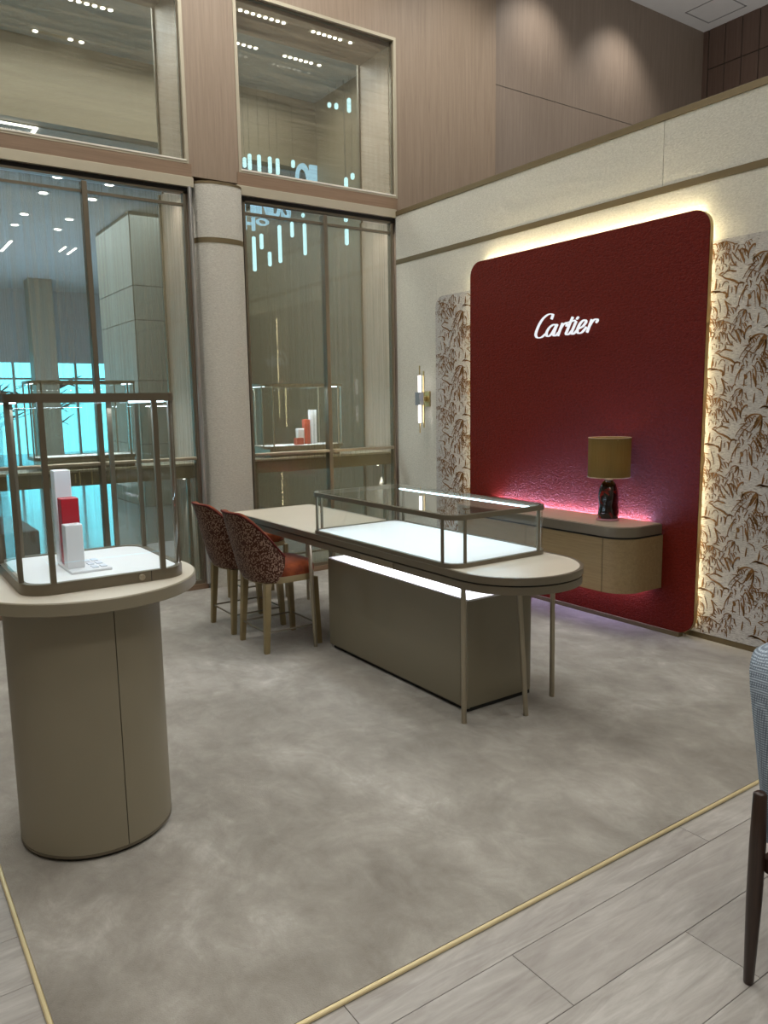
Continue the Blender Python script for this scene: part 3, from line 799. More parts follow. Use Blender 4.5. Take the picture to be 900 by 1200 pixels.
leaf_panel('leaf_pattern_panel', 'leaf-patterned wall panel right of the red panel, half out of frame', 2.33, 3.18, 2.562, [0, 0, 0, .1], 2.833, .919)
leaf_panel('leaf_pattern_panel', 'narrow leaf-patterned wall panel with rounded top corner, left of the red panel beside the sconce', 4.86, 5.672, 2.549, [0, 0, .10, 0], 5.585, 2.288)

# ---- lettering on the red panel
STROKES = {
 'C': [[(4.129,2.199),(4.117,2.2245),(4.1183,2.2329),(4.1436,2.2388),(4.1756,2.2328),(4.2136,2.2121),(4.2494,2.1764),(4.2748,2.136),(4.2885,2.1029),(4.2822,2.0818),(4.2593,2.0715),(4.2239,2.0757),(4.1869,2.0965)]],
 'a': [[(4.0825,2.1464),(4.0963,2.1576),(4.119,2.1546),(4.1507,2.1373),(4.1744,2.109),(4.1774,2.0856),(4.1609,2.075),(4.1335,2.0855),(4.1045,2.115),(4.0791,2.1477)],[(4.0703,2.1569),(4.091,2.1205),(4.1061,2.085),(4.0968,2.0742),(4.0765,2.0793),(4.0588,2.0945)]],
 'r': [[(4.018,2.1604),(4.0393,2.1194),(4.0628,2.0716)],[(4.0414,2.1163),(4.0176,2.1439),(3.9936,2.1566),(3.9781,2.1503),(3.9776,2.1322)]],
 't': [[(3.9206,2.1953),(3.9476,2.1508),(3.9725,2.1023),(3.983,2.0818),(3.9718,2.0727),(3.9501,2.0792),(3.931,2.0956)],[(3.9915,2.1597),(3.95,2.1624),(3.8964,2.1704)]],
 'i': [[(3.8876,2.1631),(3.9101,2.1231),(3.9286,2.0872),(3.9218,2.0728),(3.9026,2.0786),(3.8816,2.0947)],[(3.8798,2.1881),(3.8721,2.1785)]],
 'e': [[(3.8607,2.1075),(3.8252,2.1205),(3.7987,2.1452),(3.8012,2.1598),(3.818,2.163),(3.8448,2.1479),(3.8673,2.1177),(3.8761,2.0894),(3.8619,2.0737),(3.8325,2.0793),(3.8058,2.0996),(3.7937,2.1129)]],
 'r2': [[(3.7435,2.1607),(3.7629,2.1213),(3.7863,2.074)],[(3.7648,2.1167),(3.743,2.1433),(3.719,2.1584),(3.6988,2.1581),(3.6944,2.1467),(3.7062,2.1352)]],
}
sg = thing('wall_lettering', 'white script lettering standing off the dark red wall panel', 'sign', (4.44, 3.99, 2.07))
for ch, ss in STROKES.items():
    mb = MB(); pins = []
    for s in ss:
        Q = smooth_line(s, 5); n = len(Q); W = []
        for i in range(n):
            t = (Q[min(i + 1, n - 1)] - Q[max(i - 1, 0)]).normalized()
            W.append(.0070 + .0095 * min(1, abs(t.y)) ** 1.5)
        if len(s) == 2: W = [.022] * n
        mb.ribbon([(p_.x, p_.y) for p_ in Q], W, 4.391, 4.405)
        pins.append(Q[n // 2])
    lo = mb.build('letter', emitter('white_letter_face', (.95, .97, 1.0), .85) if ch == 'C' else bpy.data.materials['white_letter_face'], sg)
    for q in pins: MB().box(4.404, 4.431, q.x - .003, q.x + .003, q.y - .003, q.y + .003).build('stand_off', 'black', lo)

# ---- wall cabinet, lamp, sconce
wc = thing('wall_cabinet', 'floating oak wall cabinet with rounded ends on the red panel, lamp on top', 'cabinet', (4.3, 4.0, .325))
CF, CY0, CY1 = 4.025, 3.122, 4.885
def cab(g, r): return rrect(CF - g, 4.429, CY0 - g, CY1 + g, [r, 0, 0, r], 10)
MB().prism(cab(-.004, .165), .325, .690).build('body', 'groove', wc, smooth=True)
def front(y0, y1):
    """a door skin that follows the rounded front"""
    pts = []
    R = .17
    def outline(g):
        o = []
        y = CY1 + g
        o.append((4.429, y)); o.append((CF + R, y))
        for k in range(1, 11):
            a = PI / 2 + PI / 2 * k / 10; o.append((CF + R + (R + g) * math.cos(a), CY1 - R + (R + g) * math.sin(a)))
        for k in range(0, 11):
            a = PI + PI / 2 * k / 10; o.append((CF + R + (R + g) * math.cos(a), CY0 + R + (R + g) * math.sin(a)))
        o.append((4.429, CY0 - g))
        return o
    def clip(o):
        r_ = []
        for i in range(len(o) - 1):
            a, b_ = o[i], o[i + 1]
            n = 1 if abs(a[1] - b_[1]) < .1 else 12
            for k in range(n): r_.append((a[0] + (b_[0] - a[0]) * k / n, a[1] + (b_[1] - a[1]) * k / n))
        r_.append(o[-1]); return r_
    A, B = clip(outline(0)), clip(outline(-.018))
    idx = [i for i in range(len(A)) if y0 - 1e-6 <= A[i][1] <= y1 + 1e-6]
    a = [A[i] for i in idx]; b_ = [B[i] for i in idx]
    return a, b_
for y0, y1 in ((CY0 - .01, 3.292), (3.298, 4.0), (4.006, 4.70), (4.706, CY1 + .01)):
    a, b_ = front(y0, y1)
    if len(a) < 2: continue
    if y0 > CY0: a.append((CF, y0)); b_.append((CF + .018, y0))
    if y1 < CY1: a.insert(0, (CF, y1)); b_.insert(0, (CF + .018, y1))
    MB().strip(a, b_, .325, .688).build('door', 'wood_cab', wc, smooth=True)
MB().prism(cab(-.012, .155), .690, .702).build('shadow_gap', 'black', wc, smooth=True)
MB().prism(rrect(CF - .006, 4.406, CY0 - .006, CY1 + .006, [.172, 0, 0, .172], 10), .702, .764, bev=.003).build('top_edge', 'bronze', wc, smooth=True)
MB().prism(rrect(CF + .004, 4.406, CY0 + .004, CY1 - .004, [.165, 0, 0, .165], 10), .764, .770).build('top', plain('brown_stone_top', (.36, .30, .23), .35, 0, .18, 9), wc, smooth=True)
MB().box(4.412, 4.426, CY0 + .10, CY1 - .10, .728, .736).build('led_strip', 'led_pink', wc)
MB().box(4.400, 4.415, CY0 + .08, CY1 - .10, .316, .325).build('led_strip', emitter('under_cabinet_led', (.85, .62, 1.0), 5), wc)

lx, ly, lz = 4.262, 3.450, .770
lamp = thing('table_lamp', 'table lamp with dark ruby glass base and olive shade on the wall cabinet', 'lamp', (lx, ly, lz))
def wob(a, z): return 1 + .06 * math.sin(2 * a + 9 * z) + .045 * math.sin(3 * a - 25 * z)
MB().lathe([(.052, lz), (.066, lz + .006), (.074, lz + .035), (.070, lz + .075), (.064, lz + .105), (.068, lz + .13), (.066, lz + .17), (.058, lz + .215), (.046, lz + .25), (.030, lz + .272), (.016, lz + .28)], lx, ly, 28, wob=wob).build('glass_base', 'ruby', lamp, smooth=True, ang=60)
MB().lathe([(.078, lz), (.081, lz + .004), (.081, lz + .010), (.074, lz + .014)], lx, ly, 28, wob=wob).build('glass_foot', plain('clear_pink_glass_foot', (.45, .22, .26), .08, 0, .1, 10, .8), lamp, smooth=True)
MB().lathe([(.018, lz + .272), (.030, lz + .282), (.026, lz + .296), (.010, lz + .302)], lx, ly, 20).build('neck', 'clear_knob', lamp, smooth=True)
MB().tube([(lx, ly, lz + .30), (lx, ly, lz + .40)], .006).build('stem', 'brass', lamp, smooth=True)
SR, s0, s1 = .142, 1.070, 1.338
n = 40
oc = [(lx + SR * math.cos(2 * PI * k / n), ly + SR * math.sin(2 * PI * k / n)) for k in range(n)]
ic = [(lx + (SR - .003) * math.cos(2 * PI * k / n), ly + (SR - .003) * math.sin(2 * PI * k / n)) for k in range(n)]
MB().ring(oc, ic, s0, s1).build('shade', 'shade', lamp, smooth=True)
plain('pale_shade_rim', (.45, .33, .22), .6)
for z in (s0, s1): MB().tube([(x, y, z) for x, y in oc], .003, 6, True).build('shade_rim', bpy.data.materials['pale_shade_rim'], lamp, smooth=True)

sp = MB()
for k in range(3): sp.tube([(lx, ly, s1 - .02), (lx + SR * math.cos(2.1 * k), ly + SR * math.sin(2.1 * k), s1 - .012)], .0025, 6)
sp.build('shade_carrier', 'brass', lamp)
MB().lathe([(.006, lz + .40), (.020, lz + .425), (.026, lz + .45), (.018, lz + .478), (.004, lz + .487)], lx, ly, 16).build('bulb', 'bulb', lamp, smooth=True)

sx, sy = 4.42, 5.795
sc = thing('wall_sconce', 'slim brass wall sconce with two lit white tubes on the cream wall', 'wall light', (XW, 5.85, 1.6))
MB().box(XW - .016, XW - .001, 5.775, 5.92, 1.555, 1.700, .003, 1).build('back_plate', 'brass', sc)
MB().box(XW - .10, XW - .015, 5.815, 5.865, 1.605, 1.650, .003, 1).build('arm', 'brass', sc)
MB().box(sx - .030, sx + .020, sy - .035, sy + .035, 1.570, 1.690, .004, 2).build('centre_block', plain('grey_blue_enamel', (.22, .25, .28), .4), sc)
for z0, z1 in ((1.690, 1.845), (1.405, 1.570)):
    MB().lathe([(.013, z0), (.015, z0 + .004), (.015, z1 - .004), (.013, z1)], sx, sy, 16).build('glass_tube', 'opal', sc, smooth=True)
for z0, z1 in ((1.845, 1.935), (1.310, 1.405)):
    MB().lathe([(.006, z0), (.006, z1)], sx, sy, 12).build('rod_end', 'brass', sc, smooth=True)
MB().box(sx + .024, sx + .034, sy - .03, sy - .018, 1.36, 1.885).build('side_bar', 'brass', sc)

# ================================================================== GLASS CASES
def glass_case(root, x0, x1, y0, y1, z0, z1, r, hb, ht, metal, post=.013, led=None, corner_posts=True, post_mat=None):
    n = 6
    O = rrect(x0, x1, y0, y1, r, n)
    I = rrect(x0 + .022, x1 - .022, y0 + .022, y1 - .022, r - .02, n)
    MB().ring(O, I, z0, z0 + hb).build('base_frame', metal, root, smooth=True)
    MB().prism(I, z0 + .002, z0 + hb - .004).build('bed', 'bed', root, smooth=True)
    MB().ring(O, I, z1 - ht, z1).build('top_frame', metal, root, smooth=True)
    MB().prism(rrect(x0 + .004, x1 - .004, y0 + .004, y1 - .004, r - .004, n), z1, z1 + .005).build('glass_top', 'glass', root, smooth=True)
    g = .006; t = .005
    za, zb = z0 + hb, z1 - ht
    for a in ((x0 + r, x1 - r, y0 + g, y0 + g + t), (x0 + r, x1 - r, y1 - g - t, y1 - g), (x0 + g, x0 + g + t, y0 + r, y1 - r), (x1 - g - t, x1 - g, y0 + r, y1 - r)):
        MB().box(*a, za, zb).build('glass_pane', 'glass', root)
    A = rrect(x0 + g, x1 - g, y0 + g, y1 - g, r - g, n); B = rrect(x0 + g + t, x1 - g - t, y0 + g + t, y1 - g - t, r - g - t, n)
    for q in range(4):
        MB().strip(A[q * (n + 1):(q + 1) * (n + 1)], B[q * (n + 1):(q + 1) * (n + 1)], za, zb).build('corner_glass', 'glass', root, smooth=True)
    p = post
    for cx in (x0 + r, x1 - r):
        for yy_ in (y0, y1 - p): MB().box(cx - p / 2, cx + p / 2, yy_ + .001, yy_ + p - .001, za, zb).build('post', post_mat or metal, root)
    for cy in (y0 + r, y1 - r):
        for xx in (x0, x1 - p): MB().box(xx + .001, xx + p - .001, cy - p / 2, cy + p / 2, za, zb).build('post', post_mat or metal, root)
    if led:
        MB().box(x0 + .03, x0 + .038, y0 + r, y1 - r, zb - .004, zb + .004).build('led_strip', led, root)
        MB().box(x1 - .038, x1 - .03, y0 + r, y1 - r, zb - .004, zb + .004).build('led_strip', led, root)

# ---- long display counter with its cabinet and case
TX0, TX1, TY0, TY1 = 2.325, 3.020, 2.402, 5.450
TZ = .790
tb = thing('display_table', 'long cream-topped display table with a rounded end and thin bronze legs, glass case on top', 'table', (2.67, 3.9, CZ))
hw = (TX1 - TX0) / 2
def oval(g):
    return rrect(TX0 - g, TX1 + g, TY0 - g, TY1 + g, [hw + g - .001, hw + g - .001, .03 + g, .03 + g], 14)
MB().prism(oval(-.018), TZ - .02, TZ).build('tabletop', 'tabletop', tb, smooth=True)
MB().ring(oval(0), oval(-.018), TZ - .034, TZ + .001).build('edge_trim', 'bronze', tb, smooth=True)
MB().prism(oval(-.012), TZ - .042, TZ - .030).build('shadow_gap', 'black', tb, smooth=True)
MB().prism(oval(-.004), TZ - .080, TZ - .042).build('apron', 'bronze', tb, smooth=True)
MB().box(TX0 - .001, TX0 + .02, 3.30, 3.62, TZ - .078, TZ - .044, .001, 1).build('drawer_front', plain('drawer_bronze', (.26, .22, .155), .4, .6), tb)
LT = TZ - .080
for (xa, ya, xb, yb) in ((2.372, 2.775, 2.376, 2.775), (2.672, 2.700, 2.690, 2.660), (2.980, 2.762, 2.986, 2.760), (2.370, 4.300, 2.392, 4.292), (2.376, 5.395, 2.376, 5.400), (2.955, 5.395, 2.955, 5.402)):
    MB().tube([(xa, ya, LT), (xb, yb, CZ)], [.013, .0135], 12).build('leg', 'champagne', tb, smooth=True)
ls = MB().box(2.50, 2.90, 2.95, 4.15, LT - .014, LT - .002); ls.build('led_strip', 'led_table', tb)

cb = thing('counter_cabinet', 'taupe lacquered cabinet with lit white top standing under the display table', 'cabinet', (2.70, 3.54, CZ))
KX0, KX1, KY0, KY1, KT = 2.462, 2.945, 2.848, 4.225, .612
MB().box(KX0 + .02, KX1 - .02, KY0 + .02, KY1 - .02, CZ, .045).build('plinth', 'black', cb)
MB().prism(rrect(KX0 + .004, KX1 - .001, KY0 + .004, KY1, [.004, .05, .05, .004], 6), .040, KT - .010).build('body', 'lacquer', cb, smooth=True)
MB().box(KX0, KX0 + .018, KY0 + .055, KY1, .038, KT - .008, .002, 1).build('front_panel', 'lacquer', cb)
MB().box(KX0, KX0 + .018, KY0, KY0 + .052, .038, KT - .008, .002, 1).build('corner_panel', 'lacquer', cb)
MB().prism(rrect(KX0 + .004, KX1, KY0 + .002, KY1, [.004, .05, .05, .004], 6), KT - .010, KT).build('top', 'white', cb, smooth=True)

gc = thing('counter_display_case', 'low long glass display case with bright white bed on the display table', 'display case', (2.67, 3.5, TZ))
glass_case(gc, 2.332, 3.008, 2.808, 4.215, TZ, 1.052, .085, .022, .024, 'bronze', .013, 'led_white')

# ---- round pedestal with its case
ped = thing('pedestal_table', 'round taupe pedestal table with cream disc top, nearest the camera', 'table', (.65, 2.92, CZ))
pc = (.648, 2.920); PR = .272
MB().lathe([(PR - .012, CZ), (PR - .012, .030)], *pc, 48).build('plinth', 'black', ped, smooth=True)
MB().lathe([(PR - .006, .030), (PR - .006, .93)], *pc, 48).build('core', 'groove', ped, smooth=True)
def arc_panel(a0, a1, name, z0, z1):
    n = max(6, int(abs(a1 - a0) / .08))
    o = [(pc[0] + PR * math.cos(a0 + (a1 - a0) * k / n), pc[1] + PR * math.sin(a0 + (a1 - a0) * k / n)) for k in range(n + 1)]
    i = [(pc[0] + (PR - .007) * math.cos(a0 + (a1 - a0) * k / n), pc[1] + (PR - .007) * math.sin(a0 + (a1 - a0) * k / n)) for k in range(n + 1)]
    MB().strip(o, i, z0, z1).build(name, 'pedestal', ped, smooth=True)
sa = math.atan2(2.669 - pc[1], .684 - pc[0])
arc_panel(sa + .006, sa + 2 * PI / 3 - .006, 'curved_panel', .036, .934)
arc_panel(sa + 2 * PI / 3 + .006, sa + 4 * PI / 3 - .006, 'curved_panel', .036, .934)
arc_panel(sa + 4 * PI / 3 + .006, sa + 2 * PI - .006, 'curved_panel', .036, .934)
MB().lathe([(PR + .001, .026), (PR + .001, .035)], *pc, 64).build('base_ring', 'bronze', ped, smooth=True)
tc_ = (.664, 2.910); TR = .392
MB().lathe([(TR - .003, .935), (TR, .938), (TR, .977), (TR - .003, .9795)], *tc_, 96).build('edge_band', 'pedestal', ped, smooth=True)
MB().lathe([(TR - .006, .970), (TR - .006, .9805)], *tc_, 96).build('top', 'pedestal_top', ped, smooth=True)
PT = .9805

c1 = thing('pedestal_display_case', 'tall clear glass display case with rounded corners on the round pedestal table', 'display case', (.695, 2.98, PT))
CX0, CX1, CY_0, CY_1 = .414, .976, 2.684, 3.280
glass_case(c1, CX0, CX1, CY_0, CY_1, PT, 1.646, .095, .038, .027, 'bronze', .018, 'led_white')
lk = MB(); lk.lathe([(.011, 0), (.012, .004), (.008, .006), (.007, .004)], 0, 0, 20)
bmesh.ops.rotate(lk.bm, verts=lk.bm.verts[:], cent=(0, 0, 0), matrix=Matrix.Rotation(PI / 2, 3, 'X'))
bmesh.ops.translate(lk.bm, verts=lk.bm.verts[:], vec=(.800, 2.684, PT + .019))
lo = lk.build('lock', 'champagne', c1, smooth=True); lo['label'] = 'small round bronze lock'
MB().box(.834, .836, 2.6835, 2.69, PT, PT + .038).build('door_joint', 'black', c1)
BZ = PT + .034
def boxthing(name, label, x0, x1, y0, y1, z0, z1, mat, group=None, lid=True, cat='box'):
    t = thing(name, label, cat, ((x0 + x1) / 2, (y0 + y1) / 2, z0), group)
    zl = z0 + (z1 - z0) * .86
    MB().box(x0, x1, y0, y1, z0, z1, .003, 2).build('block', mat, t)
    return t
GB = 'upright blocks in the pedestal display case'
tr = thing('display_tray', 'flat white jewellery tray on the bed of the pedestal display case', 'tray', (.665, 2.93, BZ))
MB().box(.592, .735, 2.812, 3.030, BZ, BZ + .010, .002, 1).build('tray_board', 'white', tr)
for i in range(2):
    for j in range(3):
        MB().box(.672 + .03 * i, .694 + .03 * i, 2.835 + .065 * j, 2.875 + .065 * j, BZ + .010, BZ + .0135, .001, 1).build('pad', plain('pale_blue_pad', (.70, .76, .85), .5) if i == j == 0 else bpy.data.materials['pale_blue_pad'], tr)
TZ2 = BZ + .010
boxthing('display_block', 'short white upright block, nearest in the pedestal glass case', .594, .654, 2.868, 2.925, TZ2, 1.183, 'white', GB)
boxthing('display_block', 'dark red upright block between the two white blocks in the pedestal case', .600, .662, 2.935, 2.995, TZ2, 1.272, 'red_box', GB)
boxthing('display_block', 'tallest white upright block, behind the dark red block in the pedestal case', .603, .662, 3.035, 3.095, BZ, 1.368, 'white', GB)

# ================================================================== CHAIRS
def make_chair(name, label):
    """upholstered tub chair, facing +x, origin at floor centre"""
    t = thing(name, label, 'chair', (0, 0, 0), 'rust and leopard chairs at the display table')
    sz = .505
    def seat_poly(g): return rrect(-.215 - g, .205 + g, -.215 - g, .215 + g, [.17, .12, .12, .17], 8)
    MB().ring(seat_poly(-.002), seat_poly(-.035), .462, .503).build('seat_frame', 'chair_leg', t, smooth=True)
    s = MB(); P0 = seat_poly(-.004); lv = [(1.0, .500), (1.02, .525), (1.0, .555), (.93, .575), (.75, .586), (.4, .590)]
    rows = []
    for k, z in lv: rows.append([s.bm.verts.new((x * k, y * k, z)) for x, y in P0])
    for i in range(len(rows) - 1):
        for k in range(len(P0)):
            a, b_ = rows[i], rows[i + 1]; s.bm.faces.new((a[k], a[(k + 1) % len(P0)], b_[(k + 1) % len(P0)], b_[k]))
    s.bm.faces.new(rows[0][::-1]); s.bm.faces.new(rows[-1])
    s.build('seat_cushion', 'velvet', t, smooth=True, ang=70)
    A = math.radians(80)
    def rim(u):
        a = abs(u)
        e = min(1, max(0, (a - .28) / .72))
        return .925 - .285 * e ** 1.6
    def pt(u, v, g):
        th = PI + u * A * (1 - .22 * (1 - v) ** 2.5)
        h0 = .472; h1 = rim(u)
        z = h0 + (h1 - h0) * v
        fl_ = (z - .48) * .26
        rx = .205 + g + max(0, fl_); ry = .222 + g + max(0, fl_) * .08
        q = .80
        c_, s_ = math.cos(th), math.sin(th)
        x = -.005 + rx * math.copysign(abs(c_) ** q, c_); y = ry * math.copysign(abs(s_) ** q, s_)
        if v < .12: x *= .93 + .07 * v / .12; y *= .93 + .07 * v / .12
        return (x, y, z)
    o = MB().grid(lambda a, b_: pt(2 * a - 1, b_, .028), 44, 12).build('backrest', 'leopard', t, smooth=True, ang=180)
    o['label'] = 'leopard-spotted velvet outer back'
    li = MB()
    li.grid(lambda a, b_: pt(2 * a - 1, b_, -.010), 44, 12)
    # close the shell rim between lining and outside
    li.grid(lambda a, b_: tuple(Vector(pt(2 * a - 1, 1, .028)).lerp(Vector(pt(2 * a - 1, 1, -.010)), b_) + Vector((0, 0, .006 * math.sin(PI * b_)))), 44, 4)
    for q in (0, 1): li.grid(lambda a, b_: tuple(Vector(pt(2 * q - 1, a, .028)).lerp(Vector(pt(2 * q - 1, a, -.010)), b_)), 10, 2)
    li.build('back_lining', 'velvet', t, smooth=True, ang=60)
    MB().tube([pt(2 * k / 60 - 1, 1, .028) for k in range(61)], .006, 8).build('piping', 'piping', t, smooth=True, ang=180)
    for sy_ in (-1, 1):
        MB().taper((.170, sy_ * .178, .468), (.194, sy_ * .186, CZ), .023, .0165).build('leg', 'chair_leg', t)
        MB().taper((-.165, sy_ * .170, .468), (-.192, sy_ * .186, CZ), .023, .0165).build('leg', 'chair_leg', t)
    r_ = MB()
    q = [(.188, -.184), (.188, .184), (-.186, .184), (-.186, -.184)]
    for i in range(4): r_.tube([(*q[i], .145), (*q[(i + 1) % 4], .145)], .006, 8)
    r_.build('foot_rail', 'bronze', t, smooth=True)
    return t
ch = make_chair('dining_chair', 'rust velvet tub chair with leopard back at the display table, nearer the camera')
cB = dup(ch, (2.262, 5.065, 0)); cB['label'] = 'rust velvet tub chair with leopard back at the display table, nearer the window wall'
ch.location = (2.258, 4.537, 0)
# third seat beyond the table end
st = thing('stool', 'rust velvet stool mostly hidden behind the far end of the display table', 'stool', (2.665, 5.725, 0))
sp_ = lambda g: rrect(2.665 - .205 - g, 2.665 + .205 + g, 5.725 - .17 - g, 5.725 + .17 + g, .09, 6)
MB().ring(sp_(0), sp_(-.03), .455, .490).build('seat_frame', 'chair_leg', st, smooth=True)
MB().prism(sp_(-.002), .488, .565, bev=.022).build('seat_cushion', 'velvet', st, smooth=True, ang=60)
for a in (-.19, .19):
    for b_ in (-.14, .14):
        MB().taper((2.665 + a, 5.725 + b_, .46), (2.665 + a * 1.03, 5.725 + b_ * 1.02, CZ), .018, .014).build('leg', 'chair_leg', st)
q = [(2.47, 5.585), (2.86, 5.585), (2.86, 5.865), (2.47, 5.865)]
r_ = MB()
for i in range(4): r_.tube([(*q[i], .145), (*q[(i + 1) % 4], .145)], .006, 8)
r_.build('foot_rail', 'bronze', st, smooth=True)

# ---- grey blue woven chair cut by the right edge of the picture
wcx, wcy = 1.898, 1.012
wv = thing('woven_chair', 'grey-blue woven armchair with dark wood legs at the right edge of the picture', 'chair', (2.2, .74, 0))
def backpt(u, v, g):
    # u along the back (0 = side seen in the picture), v upwards; the chair faces -y
    z0, z1 = .40, .900
    W_, R_ = .52, .085
    x = 1.948 + W_ * u
    e = min(u, 1 - u) * W_
    drop = R_ - math.sqrt(max(0, R_ ** 2 - (R_ - e) ** 2)) if e < R_ else 0
    z = z0 + (z1 - drop - z0) * v
    y = 1.030 + .155 * (z - .5) + .10 * (abs(2 * u - 1) ** 2.5 - 1) * -.35 + g
    return (x, y, z)
bk = MB()
bk.grid(lambda a, b_: backpt(a, b_, -.052), 40, 16)
bk.grid(lambda a, b_: backpt(a, b_, .005), 40, 16)
bk.grid(lambda a, b_: tuple(Vector(backpt(a, 1, -.052)).lerp(Vector(backpt(a, 1, .005)), b_) + Vector((0, 0, .012 * math.sin(PI * b_) * min(1, min(a, 1 - a) / .06)))), 40, 6)
bk.grid(lambda a, b_: tuple(Vector(backpt(a, 0, -.052)).lerp(Vector(backpt(a, 0, .005)), b_)), 40, 2)
for q_ in (0, 1):
    bk.grid(lambda a, b_: tuple(Vector(backpt(q_, a, -.052)).lerp(Vector(backpt(q_, a, .005)), b_) + Vector(((-.012 if q_ == 0 else .012) * math.sin(PI * b_) * min(1, (1 - a) / .15), 0, 0))), 16, 6)
bmesh.ops.remove_doubles(bk.bm, verts=bk.bm.verts[:], dist=.0005)
bk.build('backrest', 'weave', wv, smooth=True, ang=80)
MB().prism(rrect(1.945, 2.465, .44, .985, [.08, .08, .05, .05], 6), .375, .47, bev=.03).build('seat_cushion', 'weave', wv, smooth=True, ang=60)
fr = MB(); fr.ring(rrect(1.905, 2.505, .45, 1.005, .02, 3), rrect(1.935, 2.475, .48, .975, .02, 3), .335, .374)
fr.build('seat_rail', 'wood_dark', wv, smooth=True)
for (a, b_, top) in ((wcx, wcy, .560), (1.898, .46, .40), (2.512, wcy, .560), (2.512, .46, .40)):
    MB().tube([(a, b_, top), (a, b_, top - .006), (a + .001, b_, top * .75), (a - .001, b_, .25), (a - .006, b_, .006), (a - .006, b_, 0)], [.010, .0175, .021, .0205, .0135, .011], 14).build('leg', 'wood_dark', wv, smooth=True, ang=60)

# ================================================================== WINDOW VITRINES
def plinth(label, x0, x1):
    p = thing('vitrine_plinth', label, 'display plinth', ((x0 + x1) / 2, 6.66, .058))
    MB().box(x0, x1, 6.42, 6.90, 1.085, 1.105, .002, 1).build('top_slab', 'champagne_pale', p)
    MB().box(x0, x1, 6.43, 6.45, .975, 1.085).build('apron', plain('olive_bronze_apron', (.17, .135, .06), .45, .3, .05) if 'olive_bronze_apron' not in bpy.data.materials else bpy.data.materials['olive_bronze_apron'], p)
    for xx in (x0 + .06, x1 - .06):
        for y_ in (6.47, 6.86): MB().box(xx - .015, xx + .015, y_ - .015, y_ + .015, .058, 1.085).build('leg', 'bronze', p)
    return p
p3 = plinth('bronze-fronted window plinth behind the left lower window', -.1, 2.44)
p4 = plinth('bronze-fronted window plinth behind the right lower window', 2.97, 4.53)
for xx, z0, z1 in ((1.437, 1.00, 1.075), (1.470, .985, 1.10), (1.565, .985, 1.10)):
    o = MB().lathe([(.006, z0), (.006, z1 - .008), (.002, z1)], xx, 6.424, 10).build('reflection_bar', 'brass', p3, smooth=True)  # brass rods stand in for light reflections on the apron
wcs = thing('window_display_case', 'glass display case with white and coral blocks inside the right window', 'display case', (3.60, 6.66, 1.105))
glass_case(wcs, 3.145, 4.010, 6.46, 6.86, 1.105 + .08, 1.786, .08, .025, .022, 'champagne', .013, 'led_white')
MB().box(3.20, 3.96, 6.50, 6.83, 1.105, 1.187).build('riser', 'champagne', wcs)
wc2 = thing('window_display_case', 'glass display case inside the left window, seen above the pedestal case', 'display case', (1.57, 6.66, 1.105))
glass_case(wc2, 1.160, 1.985, 6.46, 6.86, 1.105 + .08, 1.812, .08, .025, .022, 'bronze', .013, 'led_white')
MB().box(1.21, 1.94, 6.50, 6.83, 1.105, 1.187).build('riser', 'champagne', wc2)
G2 = 'upright blocks in the right window case'
zb = 1.185 + .021
boxthing('display_block', 'tiny coral block, shortest in the right window case', 3.535, 3.615, 6.60, 6.66, zb, 1.272, 'coral_box', G2)
boxthing('display_block', 'short white block beside the tiny coral block in the right window case', 3.590, 3.655, 6.665, 6.72, zb, 1.362, 'white', G2)
boxthing('display_block', 'tall coral block, second tallest in the right window case', 3.662, 3.722, 6.665, 6.72, zb, 1.447, 'coral_box', G2)
boxthing('display_block', 'tallest white block in the right window case', 3.732, 3.800, 6.665, 6.72, zb, 1.540, 'white', G2)
# small spots under the plinths grazing the oak jambs
for i, (x, y) in enumerate(((2.40, 6.62), (4.49, 6.62))):
    t = thing('plinth_spotlight', 'tiny spotlight under the window plinth grazing the oak jamb, %s window' % ('left' if i == 0 else 'right'), 'spotlight', (x, y, .955))
    MB().lathe([(.012, .955), (.014, .96), (.014, .974), (.010, .975)], x, y, 14).build('can', 'silver', t, smooth=True)
    MB().lathe([(.009, .951), (.009, .956)], x, y, 14).build('lens', 'downlight', t, smooth=True)
    spot('plinth_spot_light', (x, y, .945), (x + .06, y, .35), 16.0, (.86, .97, 1.0), 40, .4, .004)

# ================================================================== MALL BEYOND THE WINDOWS
MC = 4.55
struct(MB().box(-4, 11, YO + .05, 22.5, -.10, 0.0).build('floor_mall', 'mall_floor'))
struct(MB().box(-4, 11, 9.165, 22.5, MC, MC + .15).build('ceiling_mall', 'mall_ceiling'))
struct(MB().box(-4, 5.40, YO + .05, 9.15, 5.38, 5.5).build('ceiling_mall_high', 'mall_ceiling'))
struct(MB().box(-4, 5.233, 9.0, 9.16, 4.56, 5.38).build('wall_mall_fascia', 'mall_wood'))
struct(MB().box(5.233, 5.40, YO + .06, 11.5, 0, 5.38).build('wall_mall_side', 'mall_wood'))
struct(MB().box(4.10, 11, 11.5, 11.7, 0, MC).build('wall_mall_back', 'mall_rib'))
struct(MB().box(-4.2, -4, YO + .05, 22.5, 0, 5.5).build('wall_mall_left', 'plaster'))
struct(MB().box(11, 11.2, 9.0, 22.5, 0, MC + .2).build('wall_mall_right', 'plaster'))
